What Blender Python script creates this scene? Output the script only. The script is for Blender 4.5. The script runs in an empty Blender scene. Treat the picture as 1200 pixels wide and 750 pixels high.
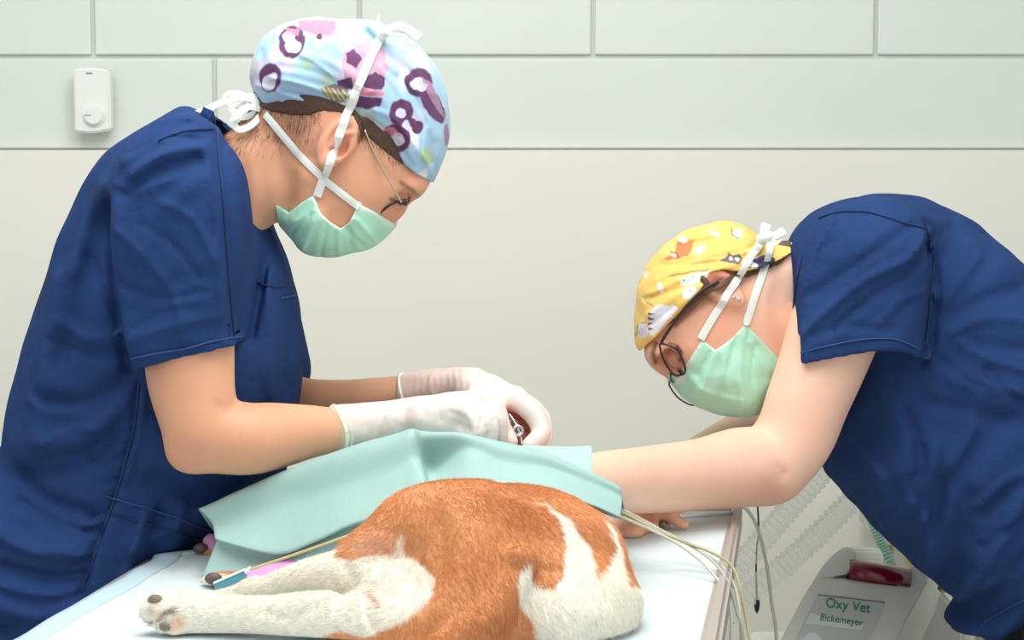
import bpy, bmesh, math, random
import numpy as np
from mathutils import Vector, Matrix
from mathutils.bvhtree import BVHTree

random.seed(7)
RNG = np.random.default_rng(7)
SC = bpy.context.scene
COL = SC.collection
# ------------------------------------------------------------------ camera
FPX, CZ, HOR = 2200.0, 1.347, 190.0            # focal length in px (1200 wide), camera height, horizon row
PITCH = math.atan((375 - HOR) / FPX)
SP, CP = math.sin(PITCH), math.cos(PITCH)
cam = bpy.data.cameras.new('camera')
cam.sensor_width = 36.0
cam.lens = 36.0 * FPX / 1200.0
cam.clip_start = 0.05
camo = bpy.data.objects.new('camera', cam)
camo.location = (0, 0, CZ)
camo.rotation_euler = (math.pi / 2 - PITCH, 0, 0)
COL.objects.link(camo)
SC.camera = camo
# ------------------------------------------------------------------ view + world
SC.view_settings.view_transform = 'Standard'
SC.view_settings.look = 'None'
SC.view_settings.gamma = 1.0
SC.view_settings.exposure = 0.06
world = bpy.data.worlds.new('world')
SC.world = world
world.use_nodes = True
world.node_tree.nodes['Background'].inputs[0].default_value = (0.97, 0.985, 1.0, 1)
world.node_tree.nodes['Background'].inputs[1].default_value = 0.70


def area(name, loc, target, sx, sy, power, color):
    l = bpy.data.lights.new(name, 'AREA')
    l.shape = 'RECTANGLE'
    l.size, l.size_y, l.energy, l.color = sx, sy, power, color
    o = bpy.data.objects.new(name, l)
    o.location = loc
    o.rotation_euler = (Vector(target) - Vector(loc)).to_track_quat('-Z', 'Y').to_euler()
    COL.objects.link(o)


area('ceiling_light', (-0.3, 1.85, 2.55), (-0.3, 1.95, 0.9), 1.5, 1.1, 26, (1, 0.99, 0.97))
area('ceiling_light', (0.5, 1.0, 2.55), (0.4, 2.6, 1.0), 2.2, 0.8, 14, (1, 0.99, 0.97))
area('surgical_light', (0.25, 1.75, 2.25), (0.0, 2.1, 1.0), 0.45, 0.45, 4, (1, 0.98, 0.95))


# ------------------------------------------------------------------ helpers
def W(px, py, D):
    """the point at depth D (metres along +Y) seen at pixel (px, py)"""
    u, v = (px - 600) / FPX, (375 - py) / FPX
    dx, dy, dz = u, v * SP + CP, v * CP - SP
    t = D / dy
    return np.array([dx * t, D, CZ + dz * t])


def V(p):
    return Vector([float(a) for a in p])


def proj(P):
    P = np.asarray(P, dtype=np.float64)
    x, y, z = P[..., 0], P[..., 1], P[..., 2] - CZ
    dep = y * CP - z * SP
    v = y * SP + z * CP
    return 600 + FPX * x / dep, 375 - FPX * v / dep


def srgb(r, g, b, a=1.0):
    f = lambda c: (c / 255 / 12.92) if c / 255 <= 0.04045 else ((c / 255 + 0.055) / 1.055) ** 2.4
    return (f(r), f(g), f(b), a)


def props(o, label=None, cat=None, group=None, kind=None):
    if label: o['label'] = label
    if cat: o['category'] = cat
    if group: o['group'] = group
    if kind: o['kind'] = kind
    return o


def link(name, me, mat=None, parent=None, smooth=True):
    if mat: me.materials.append(mat)
    if smooth and len(me.polygons):
        me.polygons.foreach_set('use_smooth', [True] * len(me.polygons))
    o = bpy.data.objects.new(name, me)
    COL.objects.link(o)
    if parent:
        o.parent = parent
        o.matrix_parent_inverse = parent.matrix_world.inverted()
    return o


def empty(name, loc):
    o = bpy.data.objects.new(name, None)
    o.location = V(loc)
    o.empty_display_size = 0.05
    COL.objects.link(o)
    bpy.context.view_layer.update()
    return o


def pymesh(name, verts, faces, mat=None, parent=None, smooth=True):
    me = bpy.data.meshes.new(name)
    me.from_pydata([tuple(map(float, v)) for v in verts], [], [tuple(int(i) for i in f) for f in faces])
    me.update()
    return link(name, me, mat, parent, smooth)


def box(name, c, s, mat, parent=None, bev=0.0, rot=None, seg=2):
    bm = bmesh.new()
    bmesh.ops.create_cube(bm, size=1)
    for v in bm.verts:
        v.co = Vector((v.co.x * s[0], v.co.y * s[1], v.co.z * s[2]))
    if bev > 0:
        bmesh.ops.bevel(bm, geom=bm.edges[:], offset=bev, segments=seg, affect='EDGES', profile=0.5)
    if rot is not None:
        bmesh.ops.transform(bm, matrix=rot.to_4x4() if hasattr(rot, 'to_4x4') else rot, verts=bm.verts)
    bmesh.ops.translate(bm, vec=V(c), verts=bm.verts)
    me = bpy.data.meshes.new(name)
    bm.to_mesh(me)
    bm.free()
    return link(name, me, mat, parent, smooth=False)


def catmull(P, n):
    P = np.asarray(P, dtype=float)
    m = len(P)
    out = []
    for i in range(m - 1):
        p0, p1, p2, p3 = P[max(i - 1, 0)], P[i], P[i + 1], P[min(i + 2, m - 1)]
        for j in range(n):
            t = j / n
            out.append(0.5 * ((2 * p1) + (-p0 + p2) * t + (2 * p0 - 5 * p1 + 4 * p2 - p3) * t * t + (-p0 + 3 * p1 - 3 * p2 + p3) * t ** 3))
    out.append(P[-1])
    return np.array(out)


def closed(P, n=4):
    """smooth closed polygon through P"""
    P = np.asarray(P, dtype=float)
    m = len(P)
    out = []
    for i in range(m):
        p0, p1, p2, p3 = P[i - 1], P[i], P[(i + 1) % m], P[(i + 2) % m]
        for j in range(n):
            t = j / n
            out.append(0.5 * ((2 * p1) + (-p0 + p2) * t + (2 * p0 - 5 * p1 + 4 * p2 - p3) * t * t + (-p0 + 3 * p1 - 3 * p2 + p3) * t ** 3))
    return np.array(out)


def tube(name, pts, rad, mat, parent=None, seg=10, n=6, caps=True, radf=None):
    P = catmull(pts, n) if n > 1 else np.asarray(pts, float)
    m = len(P)
    T = np.gradient(P, axis=0)
    T /= np.linalg.norm(T, axis=1)[:, None] + 1e-12
    up = np.array([0, 0, 1.0]) if abs(T[0][2]) < 0.9 else np.array([1.0, 0, 0])
    nrm = np.cross(T[0], up); nrm /= np.linalg.norm(nrm)
    vs, fs = [], []
    for i in range(m):
        nrm = nrm - T[i] * np.dot(nrm, T[i]); nrm /= np.linalg.norm(nrm)
        b = np.cross(T[i], nrm)
        r = radf(i / (m - 1)) if radf else rad
        for k in range(seg):
            a = 2 * math.pi * k / seg
            vs.append(P[i] + r * (math.cos(a) * nrm + math.sin(a) * b))
    for i in range(m - 1):
        for k in range(seg):
            a, b2 = i * seg + k, i * seg + (k + 1) % seg
            fs.append((a, b2, b2 + seg, a + seg))
    if caps:
        fs.append(tuple(range(seg))[::-1])
        fs.append(tuple(range((m - 1) * seg, m * seg)))
    return pymesh(name, vs, fs, mat, parent)


# ---- 2-D distance helpers
def seg_dist(x, y, a, b):
    ax, ay = a; bx, by = b
    dx, dy = bx - ax, by - ay
    L = dx * dx + dy * dy + 1e-9
    t = np.clip(((x - ax) * dx + (y - ay) * dy) / L, 0, 1)
    return np.hypot(x - ax - t * dx, y - ay - t * dy)


def poly_sd(x, y, poly):
    """signed distance to a polygon, negative inside"""
    d = np.full(np.shape(x), 1e9)
    ins = np.zeros(np.shape(x), bool)
    n = len(poly)
    for i in range(n):
        a, b = poly[i], poly[(i + 1) % n]
        d = np.minimum(d, seg_dist(x, y, a, b))
        if a[1] != b[1]:
            c = ((a[1] > y) != (b[1] > y)) & (x < (b[0] - a[0]) * (y - a[1]) / (b[1] - a[1]) + a[0])
            ins ^= c
    return np.where(ins, -d, d)


def line_d(x, y, pts):
    d = np.full(np.shape(x), 1e9)
    for a, b in zip(pts[:-1], pts[1:]):
        d = np.minimum(d, seg_dist(x, y, a, b))
    return d


def sstep(a, b, x):
    t = np.clip((x - a) / (b - a), 0, 1)
    return t * t * (3 - 2 * t)


def vnoise(P, s, seed=0):
    """cheap smooth pseudo noise, about -1..1"""
    r = np.random.default_rng(seed)
    o = 0
    for k in range(7):
        w = r.normal(size=3); w /= np.linalg.norm(w)
        o = o + np.sin((P @ w) * s * (1 + 0.35 * k) + r.uniform(0, 6.28) + 1.3 * np.sin((P @ r.normal(size=3)) * s * 0.5 + k))
    return o / 4.0


# ---- implicit surfaces
class Field:
    def __init__(s, lo, hi, res):
        s.res = res
        s.lo = np.array(lo, float)
        n = np.ceil((np.array(hi) - s.lo) / res).astype(int) + 1
        s.x = (s.lo[0] + res * np.arange(n[0])).astype(np.float32)
        s.y = (s.lo[1] + res * np.arange(n[1])).astype(np.float32)
        s.z = (s.lo[2] + res * np.arange(n[2])).astype(np.float32)
        s.f = np.full(tuple(n), 0.3, np.float32)

    def sl(s, lo, hi):
        r = []
        for ax, a, b in zip((s.x, s.y, s.z), lo, hi):
            i0 = max(int(np.searchsorted(ax, a)) - 1, 0)
            i1 = min(int(np.searchsorted(ax, b)) + 1, len(ax))
            if i1 - i0 < 1: return None
            r.append(slice(i0, i1))
        return tuple(r)

    def mix(s, sl, d, k, op='u'):
        f = s.f[sl]
        if op == 'u':
            if k > 0:
                h = np.maximum(k - np.abs(f - d), 0) / k
                s.f[sl] = np.minimum(f, d) - h * h * k * 0.25
            else:
                s.f[sl] = np.minimum(f, d)
        elif op == 's':
            d = -d
            if k > 0:
                h = np.maximum(k - np.abs(f - d), 0) / k
                s.f[sl] = np.maximum(f, d) + h * h * k * 0.25
            else:
                s.f[sl] = np.maximum(f, d)

    def cone(s, a, b, ra, rb, k=0.0, op='u', fy=1.0):
        a, b = np.asarray(a, float), np.asarray(b, float)
        m = max(ra, rb) * max(1, fy) + k + 2 * s.res + 0.004
        sl = s.sl(np.minimum(a, b) - m, np.maximum(a, b) + m)
        if sl is None: return
        X, Y, Z = s.x[sl[0]][:, None, None] - a[0], s.y[sl[1]][None, :, None] - a[1], s.z[sl[2]][None, None, :] - a[2]
        ab = b - a
        L = float(ab @ ab) + 1e-12
        t = np.clip((X * ab[0] + Y * ab[1] + Z * ab[2]) / L, 0, 1)
        d = np.sqrt((X - t * ab[0]) ** 2 + ((Y - t * ab[1]) / fy) ** 2 + (Z - t * ab[2]) ** 2) - (ra + (rb - ra) * t)
        s.mix(sl, d.astype(np.float32), k, op)

    def chain(s, pts, rads, k=0.0, n=4, op='u', fy=1.0):
        q = catmull(np.column_stack([np.array(pts, float), rads]), n)
        g = Field.__new__(Field)
        m = max(rads) * max(1, fy) + k + 3 * s.res + 0.005
        lo, hi = q[:, :3].min(0) - m, q[:, :3].max(0) + m
        sl = s.sl(lo, hi)
        if sl is None: return
        g.res = s.res; g.x, g.y, g.z = s.x[sl[0]], s.y[sl[1]], s.z[sl[2]]
        g.f = np.full((len(g.x), len(g.y), len(g.z)), 0.3, np.float32)
        for i in range(len(q) - 1):
            g.cone(q[i, :3], q[i + 1, :3], q[i, 3], q[i + 1, 3], 0.0, 'u', fy)
        s.mix(sl, g.f, k, op)

    def ell(s, c, r, k=0.0, op='u', R=None):
        c, r = np.asarray(c, float), np.asarray(r, float)
        m = r.max() + k + 2 * s.res
        sl = s.sl(c - m, c + m)
        if sl is None: return
        X, Y, Z = s.x[sl[0]][:, None, None] - c[0], s.y[sl[1]][None, :, None] - c[1], s.z[sl[2]][None, None, :] - c[2]
        if R is not None:
            R = np.asarray(R, float)   # rows = local axes
            X, Y, Z = (R[0][0] * X + R[0][1] * Y + R[0][2] * Z, R[1][0] * X + R[1][1] * Y + R[1][2] * Z, R[2][0] * X + R[2][1] * Y + R[2][2] * Z)
        k0 = np.sqrt((X / r[0]) ** 2 + (Y / r[1]) ** 2 + (Z / r[2]) ** 2)
        k1 = np.sqrt((X / r[0] ** 2) ** 2 + (Y / r[1] ** 2) ** 2 + (Z / r[2] ** 2) ** 2) + 1e-6
        s.mix(sl, (k0 * (k0 - 1) / k1).astype(np.float32), k, op)

    def px2(s, Dc):
        """pixel coordinates of the grid's x-z plane at depth Dc, and metres per pixel"""
        X, Z = np.meshgrid(s.x.astype(float), s.z.astype(float), indexing='ij')
        px, py = proj(np.stack([X, np.full_like(X, Dc), Z], -1))
        return px, py, Dc / FPX

    def inflate(s, poly, Dc, H, R, k=0.0, op='u', p=2.2, Hb=None, Dtilt=None, sm=True):
        """rounded solid: outline poly (px) at depth Dc, half depth H, edge rounding R (metres)"""
        px, py, mpp = s.px2(Dc)
        poly = closed(poly, 3) if sm else np.asarray(poly, float)
        d2 = (poly_sd(px, py, poly) * mpp).astype(np.float32)
        # soften the medial ridge
        ins = d2.copy()
        for _ in range(3):
            q = np.pad(ins, 1, mode='edge')
            ins = (q[:-2, 1:-1] + q[2:, 1:-1] + q[1:-1, :-2] + q[1:-1, 2:] + 4 * ins) / 8
        d2 = np.where(d2 < -0.01, ins, d2)
        a = np.maximum(1 + d2 / R, 0)[:, None, :]
        Y = s.y[None, :, None] - Dc
        if Dtilt is not None:
            Y = Y - np.asarray(Dtilt(px, py), np.float32)[:, None, :]
        Hh = np.where(Y < 0, H, Hb if Hb else H)
        b = np.abs(Y) / Hh
        d = ((a ** p + b ** p) ** (1 / p) - 1) * min(R, H)
        s.mix((slice(None),) * 3, d.astype(np.float32), k, op)

    def prism(s, poly, Dc, keep=True, sm=False, y0=-9, y1=9, k=0.0):
        """keep only (or remove) what lies inside the outline, extruded through the depth"""
        px, py, mpp = s.px2(Dc)
        poly = closed(poly, 3) if sm else poly
        d2 = (poly_sd(px, py, poly) * mpp).astype(np.float32)[:, None, :]
        Y = s.y[None, :, None]
        d = np.maximum(d2, np.maximum(y0 - Y, Y - y1)).astype(np.float32)
        if keep: s.f = np.maximum(s.f, d)
        else: s.mix((slice(None),) * 3, np.broadcast_to(d, s.f.shape), k, 's')

    def folds(s, Dc, strokes, side=0.05, yc=None):
        """fabric folds: (points px, width px, height m), raised (+) or sunk (-) on the near side"""
        px, py, mpp = s.px2(Dc)
        h = np.zeros(px.shape)
        for pts, w, amp in strokes:
            d = line_d(px, py, catmull(pts, 4) if len(pts) > 2 else pts)
            h += amp * np.exp(-(d / w) ** 2)
        m = sstep(0, side, (yc if yc else Dc) - s.y.astype(float))
        s.f -= (h[:, None, :] * m[None, :, None]).astype(np.float32)

    def noise(s, amp, sc, seed=0, stretch=(1, 1, 1)):
        r = np.random.default_rng(seed)
        X, Y, Z = s.x[:, None, None] * sc * stretch[0], s.y[None, :, None] * sc * stretch[1], s.z[None, None, :] * sc * stretch[2]
        for k in range(4):
            w = r.normal(size=3); w *= (1 + 0.5 * k) / np.linalg.norm(w)
            s.f += (amp / (1 + 0.5 * k)) * np.sin(X * w[0] + Y * w[1] + Z * w[2] + r.uniform(0, 6)).astype(np.float32)

    def mesh(s, smooth=2):
        f = s.f
        f[0], f[-1] = np.maximum(f[0], 1e-4), np.maximum(f[-1], 1e-4)
        f[:, 0], f[:, -1] = np.maximum(f[:, 0], 1e-4), np.maximum(f[:, -1], 1e-4)
        f[:, :, 0], f[:, :, -1] = np.maximum(f[:, :, 0], 1e-4), np.maximum(f[:, :, -1], 1e-4)
        S = f < 0
        c = np.zeros(tuple(n - 1 for n in f.shape), np.int8)
        for i in (0, 1):
            for j in (0, 1):
                for k in (0, 1):
                    c += S[i:f.shape[0] - 1 + i, j:f.shape[1] - 1 + j, k:f.shape[2] - 1 + k]
        act = (c > 0) & (c < 8)
        I, J, K = np.nonzero(act)
        idx = np.full(act.shape, -1, np.int32)
        idx[I, J, K] = np.arange(len(I))
        pos = np.zeros((len(I), 3)); cnt = np.zeros(len(I))
        for ax in range(3):
            o = [a for a in range(3) if a != ax]
            for u in (0, 1):
                for v in (0, 1):
                    A = [0, 0, 0]; A[o[0]] = u; A[o[1]] = v
                    B = list(A); B[ax] = 1
                    fa = f[I + A[0], J + A[1], K + A[2]]; fb = f[I + B[0], J + B[1], K + B[2]]
                    cr = (fa < 0) != (fb < 0)
                    t = np.where(cr, fa / np.where(cr, fa - fb, 1), 0)
                    for q in range(3):
                        pos[:, q] += np.where(cr, A[q] + (t if q == ax else 0), 0)
                    cnt += cr
        P = s.lo + s.res * (np.stack([I, J, K], 1) + pos / cnt[:, None])
        Q = []
        for ax in range(3):
            a1, a2 = (ax + 1) % 3, (ax + 2) % 3
            n = f.shape
            s0 = [slice(0, None)] * 3; s1 = [slice(0, None)] * 3
            s0[ax] = slice(0, n[ax] - 1); s1[ax] = slice(1, n[ax])
            ch = S[tuple(s0)] != S[tuple(s1)]
            e = list(np.nonzero(ch))
            ok = (e[a1] > 0) & (e[a2] > 0) & (e[a1] < n[a1] - 1) & (e[a2] < n[a2] - 1)
            e = [q[ok] for q in e]
            inside = S[e[0], e[1], e[2]]
            cor = []
            for du, dv in ((-1, -1), (0, -1), (0, 0), (-1, 0)):
                g = [q.copy() for q in e]
                g[a1] += du; g[a2] += dv
                cor.append(idx[g[0], g[1], g[2]])
            q = np.stack(cor, 1)
            q[~inside] = q[~inside][:, ::-1]
            Q.append(q)
        Q = np.concatenate(Q)
        if smooth:
            E = np.concatenate([Q[:, [0, 1]], Q[:, [1, 2]], Q[:, [2, 3]], Q[:, [3, 0]]])
            E = np.concatenate([E, E[:, ::-1]])
            dg = np.bincount(E[:, 0], minlength=len(P))[:, None] + 1e-9
            for it in range(smooth):
                L = np.stack([np.bincount(E[:, 0], P[E[:, 1], a], len(P)) for a in range(3)], 1) / dg
                P = P + (0.6 if it % 2 == 0 else -0.5 if smooth > 3 else 0.4) * (L - P)
        return P, Q


def mk(name, parts, mat, parent=None, color=None):
    """parts: list of (P, Q); colour: function(P)->Nx3 linear rgb, stored as an attribute"""
    Ps, Qs, o = [], [], 0
    for P, Q in parts:
        Ps.append(P); Qs.append(Q + o); o += len(P)
    P, Q = np.concatenate(Ps), np.concatenate(Qs)
    me = bpy.data.meshes.new(name)
    me.vertices.add(len(P)); me.vertices.foreach_set('co', P.astype(np.float32).ravel())
    me.loops.add(Q.size); me.loops.foreach_set('vertex_index', Q.astype(np.int32).ravel())
    me.polygons.add(len(Q)); me.polygons.foreach_set('loop_start', np.arange(0, Q.size, 4, dtype=np.int32))
    me.update(calc_edges=True)
    me.validate()
    if color is not None:
        c = color(P)
        at = me.color_attributes.new('Col', 'FLOAT_COLOR', 'POINT')
        at.data.foreach_set('color', np.column_stack([c, np.ones(len(c))]).astype(np.float32).ravel())
    return link(name, me, mat, parent)


def bvh(*objs):
    vs, fs, o = [], [], 0
    for ob in objs:
        me = ob.data
        a = np.empty(len(me.vertices) * 3, np.float32); me.vertices.foreach_get('co', a)
        vs += [tuple(r) for r in a.reshape(-1, 3).tolist()]
        for p in me.polygons: fs.append([i + o for i in p.vertices])
        o += len(me.vertices)
    return BVHTree.FromPolygons(vs, fs)


def on(tree, px, py, lift=0.001, D=2.2):
    """where the line of sight meets a surface already built, lifted along its normal"""
    o = Vector((0, 0, CZ)); d = (V(W(px, py, D)) - o).normalized()
    h = tree.ray_cast(o, d)
    if h[0] is None: return W(px, py, D), np.array([0, -1.0, 0])
    n = h[1] if h[1].dot(d) < 0 else -h[1]
    return np.array(h[0] + n * lift), np.array(n)


def ribbon(name, pts, nrms, width, mat, parent=None, th=0.0012, n=5, wf=None):
    P = catmull(pts, n); N = catmull(nrms, n)
    T = np.gradient(P, axis=0); T /= np.linalg.norm(T, axis=1)[:, None] + 1e-12
    vs, fs = [], []
    m = len(P)
    for i in range(m):
        nn = N[i] / (np.linalg.norm(N[i]) + 1e-9)
        s = np.cross(T[i], nn); s /= np.linalg.norm(s) + 1e-9
        w = width / 2 * (wf(i / (m - 1)) if wf else 1)
        vs += [P[i] - s * w, P[i] - s * w + nn * th, P[i] + nn * th * 1.6, P[i] + s * w + nn * th, P[i] + s * w, P[i] - nn * th * .3]
    for i in range(m - 1):
        for k in range(6):
            a, b = i * 6 + k, i * 6 + (k + 1) % 6
            fs.append((a, b, b + 6, a + 6))
    fs.append(tuple(range(6))[::-1]); fs.append(tuple(range((m - 1) * 6, m * 6)))
    return pymesh(name, vs, fs, mat, parent, smooth=False)


def drape_line(name, tree, pix, width, mat, parent, lift=0.0006, th=0.0008, n=5, D=2.2):
    pts, nr = zip(*[on(tree, x, y, lift, D) for x, y in catmull(pix, 4)])
    return ribbon(name, pts, nr, width, mat, parent, th=th, n=2)


def prismpoly(name, pts_, vec, mt, parent, bev=0.003, seg=3):
    """closed solid: outline pts_ (3-D) pushed along vec, edges bevelled"""
    bm = bmesh.new(); k = len(pts_)
    a = [bm.verts.new(V(p)) for p in pts_]; b_ = [bm.verts.new(V(np.asarray(p) + np.asarray(vec))) for p in pts_]
    bm.faces.new(a); bm.faces.new(b_[::-1])
    for i in range(k): bm.faces.new((a[(i + 1) % k], a[i], b_[i], b_[(i + 1) % k]))
    bmesh.ops.recalc_face_normals(bm, faces=bm.faces)
    bmesh.ops.bevel(bm, geom=[e for e in bm.edges if e.calc_face_angle(0) > 0.45], offset=bev, segments=seg, affect='EDGES')
    me = bpy.data.meshes.new(name); bm.to_mesh(me); bm.free()
    return link(name, me, mt, parent, smooth=False)


def subdiv(PQ, sm=1):
    """split every quad in four and relax, for finer printed patterns"""
    P, Q = PQ
    n = len(P)
    E = np.concatenate([Q[:, [0, 1]], Q[:, [1, 2]], Q[:, [2, 3]], Q[:, [3, 0]]])
    E = np.sort(E, 1)
    key = E[:, 0].astype(np.int64) * n + E[:, 1]
    u, inv = np.unique(key, return_inverse=True)
    mid = (P[(u // n)] + P[(u % n)]) / 2
    cen = P[Q].mean(1)
    m = len(Q)
    e = inv.reshape(4, m).T + n
    c = np.arange(m) + n + len(u)
    P2 = np.concatenate([P, mid, cen])
    Q2 = np.concatenate([np.stack([Q[:, k], e[:, k], c, e[:, k - 1]], 1) for k in range(4)])
    for _ in range(sm):
        E = np.concatenate([Q2[:, [0, 1]], Q2[:, [1, 2]], Q2[:, [2, 3]], Q2[:, [3, 0]]]); E = np.concatenate([E, E[:, ::-1]])
        dg = np.bincount(E[:, 0], minlength=len(P2))[:, None] + 1e-9
        L = np.stack([np.bincount(E[:, 0], P2[E[:, 1], a], len(P2)) for a in range(3)], 1) / dg
        P2 = P2 + 0.5 * (L - P2)
    return P2, Q2


def strands(name, PQ, prob, n, flow, ln, col, radius, parent, lift=0.25, jit=0.2, K=4, mt=None):
    """hair strands rooted on a surface; prob(P) weights the roots, flow(P) is the lie, col(P) the colour"""
    P, Q = PQ
    a, b_, c, d = P[Q[:, 0]], P[Q[:, 1]], P[Q[:, 2]], P[Q[:, 3]]
    nn = np.cross(c - a, d - b_); ar = np.linalg.norm(nn, axis=1) + 1e-12; nn = nn / ar[:, None]
    w = ar * prob((a + c) / 2, nn)
    ids = np.nonzero(w > 0)[0]
    pk = RNG.choice(ids, n, p=w[ids] / w[ids].sum())
    u, v = RNG.random((n, 1)), RNG.random((n, 1))
    root = (a[pk] * (1 - u) + b_[pk] * u) * (1 - v) + (d[pk] * (1 - u) + c[pk] * u) * v
    nr = nn[pk]
    fl_ = flow(root); fl_ = fl_ - nr * (fl_ * nr).sum(1)[:, None]; fl_ /= np.linalg.norm(fl_, axis=1)[:, None] + 1e-9
    L = ln * (0.6 + 0.6 * RNG.random(n)); J = RNG.normal(size=(n, 3)) * jit
    hp = np.zeros((n, K, 3))
    for i in range(K):
        t = i / (K - 1)
        hp[:, i] = root - nr * 0.0004 + (nr * lift * (1 - 0.6 * t) + fl_ + J * t) * (L * t)[:, None]
    cu = bpy.data.hair_curves.new(name); cu.add_curves([K] * n)
    cu.attributes['position'].data.foreach_set('vector', hp.astype(np.float32).ravel())
    ra_ = cu.attributes.new('radius', 'FLOAT', 'POINT')
    ra_.data.foreach_set('value', np.tile(np.linspace(radius, radius * 0.25, K).astype(np.float32), n))
    cc = np.clip(np.repeat(col(root), K, 0), 0, 1)
    ca_ = cu.attributes.new('Col', 'FLOAT_COLOR', 'POINT')
    ca_.data.foreach_set('color', np.column_stack([cc, np.ones(len(cc))]).astype(np.float32).ravel())
    cu.materials.append(mt or FURM)
    o = bpy.data.objects.new(name, cu); COL.objects.link(o); o.parent = parent
    if parent: o.matrix_parent_inverse = parent.matrix_world.inverted()
    return o


FURM = bpy.data.materials.new('hair_strands'); FURM.use_nodes = True
_b = FURM.node_tree.nodes['Principled BSDF']; _a = FURM.node_tree.nodes.new('ShaderNodeAttribute'); _a.attribute_name = 'Col'
FURM.node_tree.links.new(_a.outputs['Color'], _b.inputs['Base Color']); _b.inputs['Roughness'].default_value = 0.55
_b.inputs['Specular IOR Level'].default_value = 0.3


# ------------------------------------------------------------------ materials
def mat(name, col, rough=0.6, metal=0.0, bump=None, sub=0.0, var=None, spec=0.5, alpha=1.0, trans=0.0, attr=False, sheen=0.0, coat=0.0, weave=None):
    """col linear rgba; bump (scale, strength, distance); var (scale, amount): mottled colour"""
    m = bpy.data.materials.new(name); m.use_nodes = True
    nt = m.node_tree; b = nt.nodes['Principled BSDF']
    b.inputs['Base Color'].default_value = col
    b.inputs['Roughness'].default_value = rough
    b.inputs['Metallic'].default_value = metal
    b.inputs['Specular IOR Level'].default_value = spec
    b.inputs['Alpha'].default_value = alpha
    b.inputs['Transmission Weight'].default_value = trans
    b.inputs['Sheen Weight'].default_value = sheen
    b.inputs['Coat Weight'].default_value = coat
    if sub > 0:
        b.inputs['Subsurface Weight'].default_value = sub
        b.inputs['Subsurface Radius'].default_value = (1.0, 0.35, 0.2)
        b.inputs['Subsurface Scale'].default_value = 0.008
    tc = nt.nodes.new('ShaderNodeTexCoord')
    src = None
    if attr:
        a = nt.nodes.new('ShaderNodeAttribute'); a.attribute_name = 'Col'
        src = a.outputs['Color']
    if var:
        n = nt.nodes.new('ShaderNodeTexNoise'); n.inputs['Scale'].default_value = var[0]; n.inputs['Detail'].default_value = 6
        nt.links.new(tc.outputs['Object'], n.inputs['Vector'])
        r = nt.nodes.new('ShaderNodeMapRange'); r.inputs[1].default_value = 0.3; r.inputs[2].default_value = 0.7
        r.inputs[3].default_value = 1 - var[1]; r.inputs[4].default_value = 1 + var[1] * 0.6
        nt.links.new(n.outputs['Fac'], r.inputs[0])
        mx = nt.nodes.new('ShaderNodeMix'); mx.data_type = 'RGBA'; mx.blend_type = 'MULTIPLY'; mx.inputs[0].default_value = 1
        if src: nt.links.new(src, mx.inputs[6])
        else: mx.inputs[6].default_value = col
        nt.links.new(r.outputs[0], mx.inputs[7])
        src = mx.outputs[2]
    if src: nt.links.new(src, b.inputs['Base Color'])
    hs = []
    if bump:
        n = nt.nodes.new('ShaderNodeTexNoise'); n.inputs['Scale'].default_value = bump[0]; n.inputs['Detail'].default_value = 5
        nt.links.new(tc.outputs['Object'], n.inputs['Vector'])
        hs.append((n.outputs['Fac'], bump[1], bump[2]))
    if weave:
        v = nt.nodes.new('ShaderNodeTexVoronoi'); v.inputs['Scale'].default_value = weave[0]
        v.inputs['Randomness'].default_value = weave[3] if len(weave) > 3 else 0.35
        nt.links.new(tc.outputs['UV' if len(weave) > 4 else 'Object'], v.inputs['Vector'])
        hs.append((v.outputs['Distance'], weave[1], weave[2]))
    last = None
    for h, st, di in hs:
        bp = nt.nodes.new('ShaderNodeBump'); bp.inputs['Strength'].default_value = st; bp.inputs['Distance'].default_value = di
        nt.links.new(h, bp.inputs['Height'])
        if last: nt.links.new(last, bp.inputs['Normal'])
        last = bp.outputs[0]
    if last: nt.links.new(last, b.inputs['Normal'])
    return m


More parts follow.
